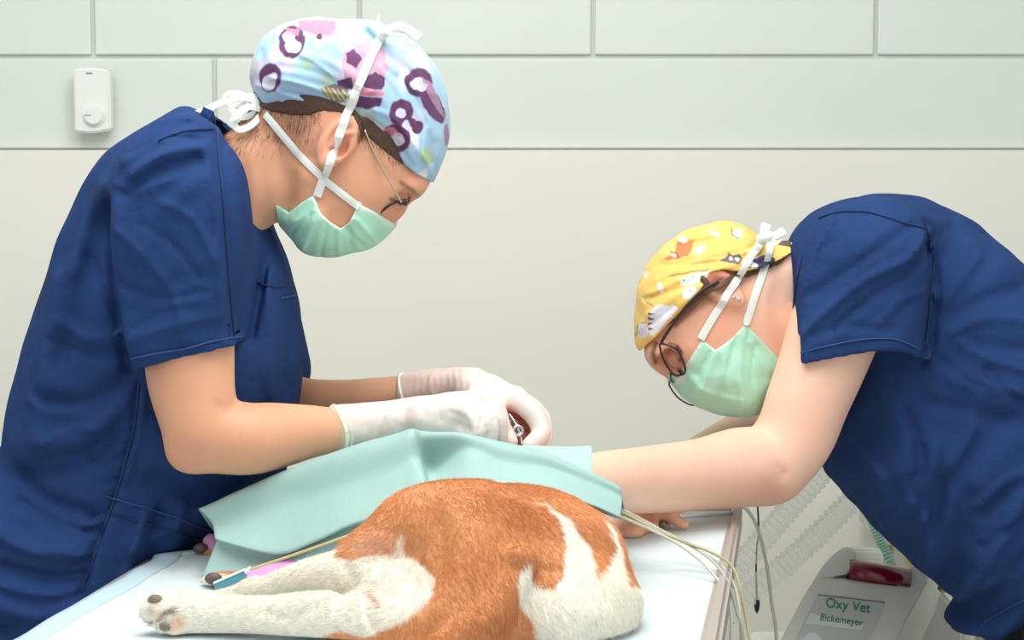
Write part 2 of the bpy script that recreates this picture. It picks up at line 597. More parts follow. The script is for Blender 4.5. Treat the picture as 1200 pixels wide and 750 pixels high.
M = dict(
    wall_up=mat('painted_block_white', srgb(219, 226, 219), 0.55, bump=(60, 0.15, 0.002), var=(3, 0.02)),
    wall_low=mat('painted_wall_beige', srgb(232, 232, 222), 0.5, bump=(70, 0.12, 0.002), var=(3, 0.02)),
    joint=mat('joint_grey', srgb(206, 212, 202), 0.8),
    floor=mat('floor_vinyl', srgb(214, 214, 206), 0.4, var=(8, 0.06)),
    ceil=mat('ceiling_white', srgb(235, 236, 232), 0.8),
    plastic=mat('white_plastic', srgb(232, 236, 232), 0.35),
    grey=mat('grey_mark', srgb(130, 135, 132), 0.5),
    scrub=mat('navy_scrub_cotton', srgb(42, 66, 114), 0.95, bump=(26, 0.5, 0.012), var=(7, 0.16), spec=0.08, weave=(1500, 0.25, 0.0005)),
    seam=mat('navy_seam', srgb(34, 55, 100), 0.9),
    thread=mat('navy_stitching', srgb(46, 76, 132), 0.85),
    trouser=mat('dark_navy_trousers', srgb(20, 26, 48), 0.85, bump=(60, 0.4, 0.005)),
    skin=mat('skin', srgb(226, 165, 130), 0.5, sub=0.25, attr=True, bump=(220, 0.10, 0.001), var=(25, 0.05)),
    hair=mat('brown_hair', srgb(92, 62, 40), 0.5, attr=True, bump=(300, 0.6, 0.002)),
    cap=mat('printed_cap_cotton', srgb(200, 220, 230), 0.75, attr=True, bump=(50, 0.3, 0.004), sheen=0.1),
    mask=mat('green_mask_nonwoven', srgb(140, 220, 188), 0.6, attr=True, bump=(60, 0.35, 0.004), sub=0.15, weave=(900, 0.2, 0.0005)),
    tie=mat('white_tie', srgb(236, 242, 236), 0.6, weave=(1200, 0.25, 0.0005)),
    latex=mat('latex_glove', srgb(244, 228, 220), 0.42, sub=0.2, attr=True, bump=(90, 0.25, 0.002)),
    gcuff=mat('glove_cuff_roll', srgb(236, 238, 214), 0.4, sub=0.2),
    steel=mat('steel', (0.62, 0.62, 0.62, 1), 0.22, metal=1.0),
    rail=mat('brushed_rail', srgb(196, 188, 182), 0.42, metal=0.45, bump=(40, 0.1, 0.001)),
    dark=mat('dark_frame', srgb(38, 24, 30), 0.3),
    gold=mat('gilt_wire', srgb(205, 190, 160), 0.3, metal=0.7),
    drape=mat('teal_drape_nonwoven', srgb(158, 193, 188), 0.62, sub=0.1, bump=(35, 0.25, 0.003), weave=(420, 0.4, 0.0008, 0.0, 'uv'), var=(14, 0.03)),
    drape2=mat('pale_teal_drape', srgb(172, 208, 202), 0.62, bump=(35, 0.25, 0.003)),
    pad=mat('white_underpad', srgb(214, 226, 230), 0.7, bump=(45, 0.5, 0.004), sub=0.05, weave=(120, 0.25, 0.0015)),
    padedge=mat('pale_blue_pad_border', srgb(196, 222, 232), 0.55, bump=(45, 0.4, 0.003)),
    dog=mat('dog_coat', srgb(196, 128, 76), 0.7, attr=True, bump=(160, 0.5, 0.003), var=(30, 0.08)),
    machine=mat('machine_shell', srgb(232, 233, 224), 0.45, bump=(200, 0.05, 0.001)),
    machine2=mat('machine_side', srgb(190, 194, 176), 0.5),
    panel=mat('label_panel', srgb(208, 214, 210), 0.35),
    whitep=mat('label_stripe', srgb(236, 240, 236), 0.35),
    green=mat('green_print', srgb(38, 140, 110), 0.5),
    red=mat('dark_red_handle', srgb(122, 10, 38), 0.22, coat=0.6),
    clear=mat('clear_corrugated_plastic', srgb(250, 252, 250), 0.2, alpha=0.24, spec=0.5),
    mint=mat('mint_tube', srgb(150, 198, 182), 0.3, alpha=0.75),
    cable=mat('beige_cable', srgb(206, 202, 184), 0.4),
    cable2=mat('grey_cable', srgb(186, 190, 178), 0.35),
    olive=mat('olive_cable', srgb(190, 184, 140), 0.4),
    black=mat('black_rubber', srgb(24, 22, 34), 0.4),
    clampb=mat('blue_clamp', srgb(88, 156, 170), 0.35),
    yell=mat('yellow_tube', srgb(216, 196, 140), 0.35),
    pink=mat('pink_bandage', srgb(240, 164, 218), 0.7, bump=(120, 0.6, 0.003), var=(60, 0.12)),
    orange=mat('orange_bandage', srgb(226, 160, 70), 0.7),
    claw=mat('dark_paw_pad', srgb(98, 84, 78), 0.5, bump=(200, 0.4, 0.002)),
    lens=None,
    claw2=mat('hind_paw_pad', srgb(128, 118, 100), 0.6, bump=(200, 0.4, 0.002), var=(120, 0.3)),
    hairs=mat('hair_strand', srgb(122, 88, 70), 0.5),
    olive2=mat('olive_post', srgb(176, 172, 130), 0.5),
)
def clearmat():
    m = bpy.data.materials.new('clear_corrugated_plastic'); m.use_nodes = True
    nt = m.node_tree; out = nt.nodes['Material Output']; nt.nodes.remove(nt.nodes['Principled BSDF'])
    tr, df, tl_, gl_ = [nt.nodes.new('ShaderNodeBsdf' + k) for k in ('Transparent', 'Diffuse', 'Translucent', 'Glossy')]
    df.inputs[0].default_value = tl_.inputs[0].default_value = (0.95, 0.96, 0.95, 1); gl_.inputs['Roughness'].default_value = 0.15
    m1_, m2_, m3_ = [nt.nodes.new('ShaderNodeMixShader') for _ in range(3)]
    fr = nt.nodes.new('ShaderNodeFresnel'); fr.inputs[0].default_value = 1.45
    m1_.inputs[0].default_value = 0.5; nt.links.new(df.outputs[0], m1_.inputs[1]); nt.links.new(tl_.outputs[0], m1_.inputs[2])
    m2_.inputs[0].default_value = 0.20; nt.links.new(tr.outputs[0], m2_.inputs[1]); nt.links.new(m1_.outputs[0], m2_.inputs[2])
    mm = nt.nodes.new('ShaderNodeMath'); mm.operation = 'MULTIPLY'; mm.inputs[1].default_value = 0.35; nt.links.new(fr.outputs[0], mm.inputs[0]); nt.links.new(mm.outputs[0], m3_.inputs[0]); nt.links.new(m2_.outputs[0], m3_.inputs[1]); nt.links.new(gl_.outputs[0], m3_.inputs[2])
    nt.links.new(m3_.outputs[0], out.inputs[0])
    return m


M['clear'] = clearmat()
m = bpy.data.materials.new('lens_glass'); m.use_nodes = True
b = m.node_tree.nodes['Principled BSDF']
b.inputs['Base Color'].default_value = srgb(150, 120, 110); b.inputs['Roughness'].default_value = 0.05
b.inputs['Alpha'].default_value = 0.10
M['lens'] = m
M['lens2'] = mat('tinted_lens', srgb(96, 72, 62), 0.08, alpha=0.5)

# ------------------------------------------------------------------ setting
WD = 3.3
zj = lambda py: float(W(600, py, WD)[2])
xj = lambda px: float(W(px, 100, WD)[0])
wall = box('wall_back', (0, WD + 0.06, 1.3), (7, 0.08, 2.6), M['joint']); props(wall, kind='structure')
low = box('lower_wall_1', (0, WD + 0.01, zj(176) / 2), (7, 0.03, zj(176)), M['wall_low'], None); props(low, kind='structure')  # beige-painted lower part of the back wall


def block(x0, x1, z0, z1):
    g = 0.0035
    box('wall_block', ((x0 + x1) / 2, WD + 0.0185, (z0 + z1) / 2), (x1 - x0 - 2 * g, 0.012, z1 - z0 - 2 * g), M['wall_up'], wall, 0.003, seg=2)


r1 = [-3.5, -2.9, -2.3, -1.8, -1.27, xj(108), xj(421), xj(695), xj(1027), 1.18, 1.68, 2.2, 2.8, 3.5]
r2 = [-3.5, -2.6, -1.9, -1.4, xj(250), xj(1290), 1.6, 2.2, 2.8, 3.5]
za, zb = zj(66), zj(176)
for a, c in zip(r2[:-1], r2[1:]): block(a, c, zb, za)
z = za
k = 0
while z < 2.55:
    rr = r1 if k % 2 == 0 else [q + 0.22 for q in r1[:-1]]
    zt = min(z + 0.25, 2.6)
    for a, c in zip(rr[:-1], rr[1:]): block(a, c, z, zt)
    z += 0.25; k += 1
props(box('floor', (0, 1.2, -0.02), (7, 4.4, 0.04), M['floor']), kind='structure')
props(box('ceiling', (0, 1.2, 2.64), (7, 4.4, 0.04), M['ceil']), kind='structure')

# thermostat on the wall
tb = W(112, 118, WD)
th = empty('thermostat', (tb[0], WD - 0.004, tb[2] - 0.055))
props(th, 'white wall thermostat with round dial on the painted blocks', 'thermostat')
pts = []
hw, hh = 0.0315, 0.054
for a in np.linspace(0, 1, 9): pts.append((-hw + 2 * hw * a, hh + 0.003 * math.sin(math.pi * a) - 0.002 * a))
for a in np.linspace(1, 0, 9): pts.append((-hw + 2 * hw * a, -hh - 0.004 * math.sin(math.pi * a) + 0.003 * a))
prismpoly('body', [(tb[0] + x, WD - 0.028, tb[2] + zz) for x, zz in pts], (0, 0.028, 0), M['plastic'], th, 0.003)
dc = W(110, 135, WD - 0.03)


def disc(name, c, r, depth, m_, parent, seg=40, axis='y'):
    bm = bmesh.new()
    bmesh.ops.create_cone(bm, segments=seg, radius1=r, radius2=r, depth=depth, cap_ends=True)
    bmesh.ops.bevel(bm, geom=[e for e in bm.edges if abs(e.verts[0].co.z - e.verts[1].co.z) < 1e-6], offset=depth * 0.2, segments=2, affect='EDGES')
    if axis == 'y': bmesh.ops.rotate(bm, cent=(0, 0, 0), matrix=Matrix.Rotation(math.pi / 2, 3, 'X'), verts=bm.verts)
    bmesh.ops.translate(bm, vec=V(c), verts=bm.verts)
    me = bpy.data.meshes.new(name); bm.to_mesh(me); bm.free()
    return link(name, me, m_, parent, smooth=False)


disc('dial_ring', (dc[0], WD - 0.0285, dc[2]), 0.0205, 0.003, M['plastic'], th)
dl = disc('dial', (dc[0], WD - 0.032, dc[2]), 0.0165, 0.008, M['plastic'], th)
box('pointer', (dc[0] - 0.009, WD - 0.0365, dc[2]), (0.011, 0.001, 0.0012), M['grey'], dl)
box('marking', (tb[0] - 0.004, WD - 0.0282, tb[2] + 0.046), (0.011, 0.0008, 0.0022), M['grey'], th)

# ------------------------------------------------------------------ operating table and underpad
TZ = 0.9
tdir = np.array([0.105, 0.644]); tdir /= np.linalg.norm(tdir)
trt = np.array([tdir[1], -tdir[0]])


def tab(px, D, dz=0.0):
    """point on the table plane at pixel column px, depth D"""
    return np.array([(px - 600) / FPX * (D * CP + (CZ - TZ) * SP), D, TZ + dz])


tl = empty('operating_table', (0.0, 1.9, 0))
props(tl, 'operating table with grey metal rim under the white underpad', 'table')


def slab(name, corners, z0, z1, m_, parent, bev=0.004):
    bm = bmesh.new()
    lo = [bm.verts.new((c[0], c[1], z0)) for c in corners]
    hi = [bm.verts.new((c[0], c[1], z1)) for c in corners]
    n = len(corners)
    bm.faces.new(lo[::-1]); bm.faces.new(hi)
    for i in range(n): bm.faces.new((lo[i], lo[(i + 1) % n], hi[(i + 1) % n], hi[i]))
    bmesh.ops.recalc_face_normals(bm, faces=bm.faces)
    bmesh.ops.bevel(bm, geom=bm.edges[:], offset=bev, segments=3, affect='EDGES')
    me = bpy.data.meshes.new(name); bm.to_mesh(me); bm.free()
    return link(name, me, m_, parent, smooth=False)


NL, FL = tab(20, 1.756)[:2], tab(272, 2.4)[:2]
NR, FR = tab(848, 1.756)[:2], tab(868, 2.42)[:2]
ext = -0.55
NL2, NR2 = NL + tdir * ext, NR + tdir * ext
FL = NL + (FR - NR)
slab('tabletop', [NL2, NR2, FR, FL], TZ - 0.035, TZ - 0.006, M['rail'], tl)
# raised rim strip along the right and far side
w = trt * 0.022
slab('rim', [NR2 - w * 0.9, NR2 + w * 0.25, FR + w * 0.1, FR - w * 0.5], TZ - 0.03, TZ + 0.004, M['rail'], tl, 0.005)
slab('rim', [FL, FL + tdir * 0.018, FR + tdir * 0.018, FR], TZ - 0.03, TZ + 0.003, M['rail'], tl, 0.004)
cx, cy = (NL2 + FR) / 2
box('column', (cx, cy, 0.46), (0.16, 0.22, 0.84), M['rail'], tl, 0.02)
box('base', (cx, cy, 0.03), (0.5, 0.75, 0.06), M['rail'], tl, 0.02)

# underpad: padded sheet, slightly wavy, with pale blue border
pd = empty('underpad', (0.0, 1.9, TZ))
props(pd, 'white disposable underpad with pale blue border spread under the dog', 'pad')
PNL, PNR, PFR, PFL = tab(14, 1.74)[:2] + tdir * -0.4, tab(826, 1.756)[:2] + tdir * -0.4, tab(861, 2.385)[:2], tab(186, 2.12)[:2]


def padgrid(name, u0, u1, v0, v1, m_, nx=90, ny=110, dz=0.0):
    vs = []
    for j in range(ny + 1):
        for i in range(nx + 1):
            u, v = u0 + (u1 - u0) * i / nx, v0 + (v1 - v0) * j / ny
            a = PNL * (1 - v) + PFL * v; c = PNR * (1 - v) + PFR * v
            p = a * (1 - u) + c * u
            h = 0.0025 + 0.0016 * math.sin(p[0] * 34 + 4 * math.sin(p[1] * 9)) * math.sin(p[1] * 22 + 1.5 * math.sin(p[0] * 17)) \
                + 0.004 * math.exp(-((u - 0.06 - 0.05 * v) / 0.03) ** 2) * (0.6 + 0.4 * math.sin(v * 14))
            h += 0.0045 * math.exp(-((v - 0.985) / 0.012) ** 2)
            vs.append((p[0], p[1], TZ - 0.005 + h + dz))
    fs = []
    for j in range(ny):
        for i in range(nx):
            a = j * (nx + 1) + i
            fs.append((a, a + 1, a + nx + 2, a + nx + 1))
    o = pymesh(name, vs, fs, m_, pd)
    sm = o.modifiers.new('thickness', 'SOLIDIFY'); sm.thickness = 0.0015; sm.offset = -1
    return o


padgrid('sheet', 0.0, 1.0, 0.0, 1.0, M['pad'])
padgrid('border', 0.0, 0.045, 0.0, 1.0, M['padedge'], nx=4, dz=0.0012)
padgrid('border', 0.045, 1.0, 0.975, 1.0, M['padedge'], ny=3, dz=0.0012)

# ------------------------------------------------------------------ dog
def lin(r, g, b): return np.array(srgb(r, g, b)[:3])


BROWN, BROWN2, WHITEF, PINKF = lin(224, 160, 108), lin(194, 124, 74), lin(240, 236, 222), lin(226, 178, 156)
WH = [
    [(120, 800), (120, 660), (290, 676), (330, 655), (378, 630), (402, 622), (396, 640), (393, 652), (410, 657), (450, 650), (466, 647),
     (469, 630), (472, 626), (476, 652), (497, 662), (513, 682), (507, 697), (490, 716), (460, 736), (428, 748), (400, 741), (380, 745), (360, 800)],
    [(622, 588), (640, 594), (655, 608), (662, 640), (659, 676), (648, 690), (636, 691), (626, 684), (622, 662), (618, 660), (606, 680),
     (607, 700), (616, 718), (626, 735), (622, 800), (800, 800), (790, 690), (737, 684), (733, 668), (728, 640), (720, 620), (706, 606), (716, 626), (721, 640),
     (712, 662), (701, 678), (697, 664), (690, 640), (676, 618), (655, 600), (640, 592)],
]


def dogcol(P):
    x, y = proj(P)
    x = x + 2.2 * vnoise(P, 140, 3); y = y + 2.2 * vnoise(P, 140, 4)
    d = np.minimum(poly_sd(x, y, WH[0]), poly_sd(x, y, WH[1]))
    w = sstep(2.5, -2.5, d)[:, None]
    v = (0.5 + 0.5 * vnoise(P, 26, 9))[:, None]
    c = BROWN * v + BROWN2 * (1 - v)
    c = c * (1 - w) + WHITEF * w
    # darker ruddy swirl on the thigh, pink thin skin on the groin
    g = np.exp(-((x - 440) / 34) ** 2 - ((y - 640) / 14) ** 2)[:, None] * 0.55
    c = c * (1 - g) + PINKF * g
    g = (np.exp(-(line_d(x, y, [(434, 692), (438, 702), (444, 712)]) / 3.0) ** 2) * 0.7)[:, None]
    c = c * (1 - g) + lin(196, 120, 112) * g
    g = (np.exp(-(poly_sd(x, y, [(462, 655), (500, 672), (512, 690), (500, 690), (480, 672)]) / 4).clip(0) ** 2) * 0.3)[:, None]
    c = c * (1 - g) + PINKF * g
    # paw: orange tan smudge, dark pads
    g = np.exp(-((x - 210) / 9) ** 2 - ((y - 731) / 9) ** 2)[:, None] * 0.8
    c = c * (1 - g) + lin(226, 168, 122) * g
    for (a, b2, r, s) in [(183, 704, 6, .85), (201, 717, 4, .8), (196, 732, 7, .65), (176, 716, 5, .6), (188, 722, 4, .5)]:
        g = np.exp(-((x - a) / r) ** 2 - ((y - b2) / (r * 1.2)) ** 2)[:, None] * s
        c = c * (1 - g) + lin(112, 104, 84) * g
    g = (np.exp(-(line_d(x, y, [(174, 732), (188, 726), (204, 712)]) / 2.2) ** 2) * 0.8)[:, None]  # shade in the cleft between toes, painted as a dark line
    c = c * (1 - g) + lin(96, 84, 66) * g
    g = np.exp(-((x - 186) / 9) ** 2 - ((y - 715) / 12) ** 2)[:, None] * 0.35
    c = c * (1 - g) + lin(220, 180, 150) * g
    return c


dlo, dhi = (-0.40, 1.62, TZ - 0.002), (0.17, 2.46, 1.10)
F = Field(dlo, dhi, 0.0034)
m1 = lambda D: D / FPX


def C(px, py, D): return W(px, py, D)


# trunk: pelvis near the camera, belly, chest, neck and head away from it under the drape
F.ell(C(632, 662, 1.86), (0.088, 0.10, 0.072))
F.ell(C(560, 640, 1.885), (0.085, 0.085, 0.060), 0.03)
F.ell(C(610, 640, 1.97), (0.098, 0.12, 0.062), 0.04)
F.ell(C(585, 625, 2.12), (0.095, 0.13, 0.066), 0.05)
F.chain([C(570, 610, 2.2), C(560, 598, 2.28), C(548, 596, 2.34)], [0.05, 0.042, 0.045], 0.03)
F.ell(C(545, 597, 2.36), (0.048, 0.055, 0.042), 0.02)
F.chain([C(520, 603, 2.35), C(487, 608, 2.33)], [0.026, 0.019], 0.02)
# rump lump on the pad, right
F.ell(C(705, 705, 1.80), (0.040, 0.05, 0.034), 0.02)
F.ell(C(664, 715, 1.78), (0.06, 0.07, 0.05), 0.03)
# upper thigh: large brown muscle falling to the knee on the left
F.chain([C(560, 612, 1.84), C(505, 618, 1.83), (C(462, 632, 1.82)), C(430, 652, 1.81)], [0.040, 0.044, 0.033, 0.023], 0.025)
F.chain([C(560, 640, 1.80), C(555, 700, 1.76), C(540, 750, 1.74), C(530, 800, 1.72)], [0.055, 0.055, 0.06, 0.05], 0.03)
# knee and upper shank, white
F.chain([C(432, 655, 1.81), C(408, 668, 1.80), C(360, 678, 1.80), C(315, 690, 1.81), C(296, 694, 1.82)], [0.027, 0.0235, 0.018, 0.0135, 0.012], 0.012)
F.chain([C(300, 693, 1.82), C(272, 702, 1.83), C(248, 708, 1.84)], [0.012, 0.0125, 0.013], 0.01)
# groin: soft white bulges
F.ell(C(462, 690, 1.80), (0.042, 0.05, 0.032), 0.015)
F.ell(C(420, 712, 1.80), (0.036, 0.04, 0.026), 0.012)
F.ell(C(492, 672, 1.80), (0.02, 0.03, 0.018), 0.012)
# lower leg lying on the pad to the left, paw at its end
F.chain([C(500, 745, 1.74), C(430, 732, 1.745), C(372, 722, 1.75), C(312, 720, 1.755), C(258, 720, 1.76), C(224, 720, 1.762)], [0.034, 0.027, 0.0225, 0.0195, 0.0195, 0.021], 0.014)
F.ell(C(208, 718, 1.762), (0.020, 0.018, 0.0195), 0.01)
for (a, b2, dd, r) in [(188, 706, 1.768, 0.0105), (183, 718, 1.758, 0.0115), (192, 731, 1.75, 0.0105), (203, 735, 1.745, 0.009)]:
    F.ell(C(a, b2, dd), (r * 1.25, r, r), 0.003)
# tail across the bottom of the picture
F.chain([C(608, 662, 1.735), C(596, 700, 1.715), C(560, 738, 1.69), C(505, 765, 1.67), C(440, 778, 1.66)], [0.018, 0.017, 0.015, 0.012, 0.009], 0.012)
# creases
F.folds(1.80, [([(404, 655), (418, 676), (398, 690)], 5, -0.004), ([(432, 688), (438, 702), (446, 714)], 3.2, -0.004),
               ([(380, 692), (350, 704), (318, 699)], 4, -0.004), ([(500, 690), (512, 672), (500, 655)], 5, -0.003),
               ([(518, 610), (520, 640), (514, 662)], 12, -0.006), ([(610, 650), (612, 690), (604, 720)], 10, -0.005), ([(585, 590), (600, 640)], 16, -0.004),
               ([(400, 640), (440, 628), (470, 640)], 7, 0.003), ([(176, 731), (188, 726), (202, 713)], 2.2, -0.007), ([(180, 711), (196, 709), (204, 704)], 1.8, -0.004), ([(196, 742), (206, 730), (207, 718)], 2.0, -0.004)], 0.05, 1.86)
F.noise(0.0012, 60, 3)
# flatten onto the table
F.f = np.maximum(F.f, (TZ + 0.001 - F.z)[None, None, :])
# hind forelegs reaching left under the drape (front paw with bandage)
F.chain([C(500, 640, 2.12), C(420, 655, 2.10), C(350, 662, 2.09), C(290, 660, 2.10), C(262, 653, 2.12)], [0.035, 0.021, 0.015, 0.0145, 0.015], 0.02)
F.ell(C(248, 649, 2.125), (0.018, 0.017, 0.015), 0.006)
for (a, b2, dd) in [(238, 644, 2.135), (237, 652, 2.12), (243, 658, 2.11)]:
    F.ell(C(a, b2, dd), (0.010, 0.007, 0.007), 0.002)
F.chain([C(490, 640, 2.03), C(400, 668, 2.00), C(320, 682, 1.97), C(262, 683, 1.97)], [0.03, 0.019, 0.013, 0.012], 0.02)
F.ell(C(250, 684, 1.97), (0.014, 0.013, 0.010), 0.006)
Pd, Qd = F.mesh(3)
del F
dog = mk('dog', [(Pd, Qd)], M['dog'], None, dogcol)
props(dog, 'anaesthetised brown and white short-haired dog lying on its side, legs to the left', 'dog')
dogtree = bvh(dog)
# short coat: hair strands over the part of the dog that faces the camera
def fprob(P, nn):
    x, y = proj(P)
    return (1 - 0.7 * (x < 212)) * ((P[:, 1] < 2.02) & (P[:, 2] > TZ + 0.004) & (nn[:, 1] < 0.45) & (y < 775)).astype(float)


def fflow(P):
    x, y = proj(P)
    leg = sstep(520, 420, x)
    f = np.zeros((len(P), 3))
    f[:, 0] = 0.55 * (1 - leg) - 1.0 * leg + 0.22 * vnoise(P, 22, 5)
    f[:, 1] = -0.7 * (1 - leg)
    f[:, 2] = -0.75 * (1 - leg) - 0.15 * leg + 0.22 * vnoise(P, 20, 6)
    return f


strands('fur', (Pd, Qd), fprob, 95000, fflow, 0.0062, lambda P: dogcol(P) * (1 + 0.26 * (RNG.random((len(P), 1)) - 0.42)), 0.00020, dog, lift=0.4, jit=0.14)['kind'] = 'stuff'
# claws / pads of the tucked front paw
for (a, b2, dd, r) in [(236, 643, 2.115, 0.0078), (231, 659, 2.10, 0.0052), (250, 678, 1.955, 0.0075), (258, 684, 1.95, 0.0065), (182, 703, 1.7545, 0.0058), (174, 716, 1.754, 0.0045), (196, 734, 1.7415, 0.0062), (201, 714, 1.7475, 0.0034)]:
    bm = bmesh.new(); bmesh.ops.create_uvsphere(bm, u_segments=14, v_segments=10, radius=r)
    bmesh.ops.scale(bm, vec=(1.25, 0.8, 0.85), verts=bm.verts); bmesh.ops.translate(bm, vec=V(C(a, b2, dd)), verts=bm.verts)
    me = bpy.data.meshes.new('toe_pad'); bm.to_mesh(me); bm.free(); link('toe_pad', me, M['claw'] if a > 215 else M['claw2'], dog)
# bandage around the front leg
bd = empty('bandage', C(320, 684, 1.95))
props(bd, 'bright pink bandage wrapped round the dog\'s front leg beneath the drape edge', 'bandage')
Fb = Field(C(255, 705, 1.9) - 0.02, C(360, 650, 2.04) + 0.02, 0.0025)
Fb.chain([C(346, 676, 1.97), C(310, 684, 1.96), C(278, 692, 1.955)], [0.020, 0.018, 0.0135], 0)
Fb.folds(1.95, [([(300 + k * 9, 668), (292 + k * 9, 705)], 1.8, -0.0018) for k in range(-2, 5)], 0.03, 1.97)
Fb.f = np.maximum(Fb.f, (TZ + 0.001 - Fb.z)[None, None, :])
mk('wrap', [Fb.mesh(2)], M['pink'], bd)
tube('tape', [C(330, 673, 1.938), C(336, 682, 1.934), C(334, 692, 1.938)], 0.004, M['orange'], bd, 10)
Fb = Field(C(228, 660, 2.0) - 0.02, C(262, 630, 2.16) + 0.03, 0.003)
Fb.chain([C(262, 646, 2.12), C(248, 636, 2.125)], [0.016, 0.011], 0)
Fb.f = np.maximum(Fb.f, (TZ + 0.001 - Fb.z)[None, None, :])
mk('wrap', [Fb.mesh(2)], M['pink'], bd)
# blue clamp and yellow line
cl = empty('line_clamp', C(270, 682, 1.93)); props(cl, 'flat blue clamp on a thin yellow line above the pink bandage', 'clamp')
Rm = Matrix.Rotation(-0.42, 3, 'Y')
c0 = C(270, 680, 1.93)
box('clamp_body', c0, (0.036, 0.008, 0.0105), M['clampb'], cl, 0.003, Rm)
box('clamp_edge', c0 + np.array([-0.001, -0.003, 0.0048]), (0.036, 0.004, 0.002), M['tie'], cl, 0.0008, Rm)
tube('connector', [C(286, 671, 1.93), C(294, 666, 1.93)], 0.0026, M['tie'], cl, 10)
tube('line', [C(290, 668, 1.93), C(330, 655, 1.915), (C(385, 636, 1.90)), C(425, 621, 1.895), C(447, 608, 1.90)], 0.0014, M['yell'], cl, 8)
tube('sleeve', [C(420, 622, 1.893), C(444, 608, 1.895)], 0.0022, M['olive'], cl, 8, n=1)

# ------------------------------------------------------------------ drape
G = [  # columns left to right; each: over the far side, ridge, middle, fold edge, tuck, lower edge
    [(262, 640, 2.17), (233, 597, 2.06), (248, 612, 2.04), (252, 630, 2.0), (254, 634, 2.01), (235, 680, 1.985)],
    [(335, 625, 2.22), (315, 560, 2.07), (320, 600, 2.03), (325, 646, 1.965), (322, 650, 1.985), (296, 680, 1.97)],
    [(405, 610, 2.26), (398, 529, 2.05), (400, 575, 2.00), (403, 616, 1.945), (402, 620, 1.96), (352, 664, 1.955)],
    [(470, 590, 2.28), (462, 510, 2.035), (466, 552, 1.98), (470, 592, 1.935), (470, 596, 1.95), (425, 632, 1.95)],
    [(490, 588, 2.29), (482, 504, 2.03), (490, 540, 1.985), (497, 572, 1.935), (498, 576, 1.95), (468, 605, 1.95)],
    [(510, 588, 2.29), (496, 506, 2.03), (505, 548, 2.015), (508, 572, 1.95), (510, 575, 1.96), (505, 590, 1.96)],
    [(560, 588, 2.30), (535, 510, 2.03), (548, 530, 1.985), (545, 570, 1.94), (545, 574, 1.95), (545, 585, 1.96)],
    [(600, 588, 2.30), (590, 520, 2.025), (590, 545, 1.975), (590, 573, 1.93), (590, 576, 1.94), (590, 584, 1.95)],
    [(660, 590, 2.28), (645, 534, 2.015), (648, 553, 1.97), (645, 577, 1.925), (645, 580, 1.935), (645, 588, 1.945)],
    [(700, 600, 2.20), (690, 553, 2.0), (695, 571, 1.965), (693, 590, 1.925), (693, 593, 1.935), (692, 598, 1.945)],
    [(735, 610, 2.12), (727, 573, 1.985), (729, 586, 1.965), (727, 604, 1.93), (726, 605, 1.935), (725, 606, 1.94)],
]


def cloth(name, G, mt, parent=None, nu=10, nv=10, th=0.0009, uvs=(1.0, 0.45), wav=0.0):
    A = np.array([[W(*p) for p in c] for c in G])
    nc, nrw = A.shape[:2]
    B = np.stack([catmull(A[:, j], nu) for j in range(nrw)], 1)
    Cc = np.stack([catmull(B[i], nv) for i in range(len(B))], 0)
    if wav:
        h = vnoise(Cc.reshape(-1, 3), 38, 12).reshape(Cc.shape[:2])
        Cc[..., 2] += wav * h; Cc[..., 1] += wav * h
    nU, nV = Cc.shape[:2]
    vs = Cc.reshape(-1, 3)
    fs = [(i * nV + j, (i + 1) * nV + j, (i + 1) * nV + j + 1, i * nV + j + 1) for i in range(nU - 1) for j in range(nV - 1)]
    o = pymesh(name, vs, fs, mt, parent)
    du = np.concatenate([[0], np.cumsum(np.linalg.norm(np.diff(Cc[:, nV // 2], axis=0), axis=1))])
    dv = np.concatenate([[0], np.cumsum(np.linalg.norm(np.diff(Cc[nU // 2], axis=0), axis=1))])
    uv = o.data.uv_layers.new(name='UVMap')
    li = np.empty(len(o.data.loops), np.int32); o.data.loops.foreach_get('vertex_index', li)
    U, Vv = du[li // nV], dv[li % nV]
    uv.data.foreach_set('uv', np.column_stack([U, Vv]).astype(np.float32).ravel())
    sm = o.modifiers.new('thickness', 'SOLIDIFY'); sm.thickness = th; sm.offset = 0
    return o, Cc


dr, _ = cloth('surgical_drape', G, M['drape'], wav=0.0009)
props(dr, 'large folded teal surgical drape over the dog below the gloved hands', 'drape')
fl, _ = cloth('drape_flap', [
    [(600, 560, 2.12), (612, 522, 2.10), (610, 545, 2.05), (612, 565, 2.04)],
    [(650, 560, 2.12), (660, 524, 2.10), (660, 545, 2.06), (665, 570, 2.04)],
    [(690, 565, 2.12), (693, 523, 2.09), (694, 545, 2.06), (695, 572, 2.04)]], M['drape2'])
fl.name = 'sterile_towel'
props(fl, 'small paler teal towel behind the drape beside the right person\'s forearm', 'towel')
# ------------------------------------------------------------------ person on the left
SKIN, SKIND, SKINP = lin(232, 176, 142), lin(206, 140, 104), lin(238, 150, 128)


def mirror_u(P): return P


D1 = 2.25
HD = 2.22      # head centre depth
HN = HD - 0.066
p1 = empty('person', (float(W(90, 500, D1)[0]), D1, 0.0))
props(p1, 'person on the left in light blue patterned cap, wire glasses, navy scrubs and white gloves', 'person')

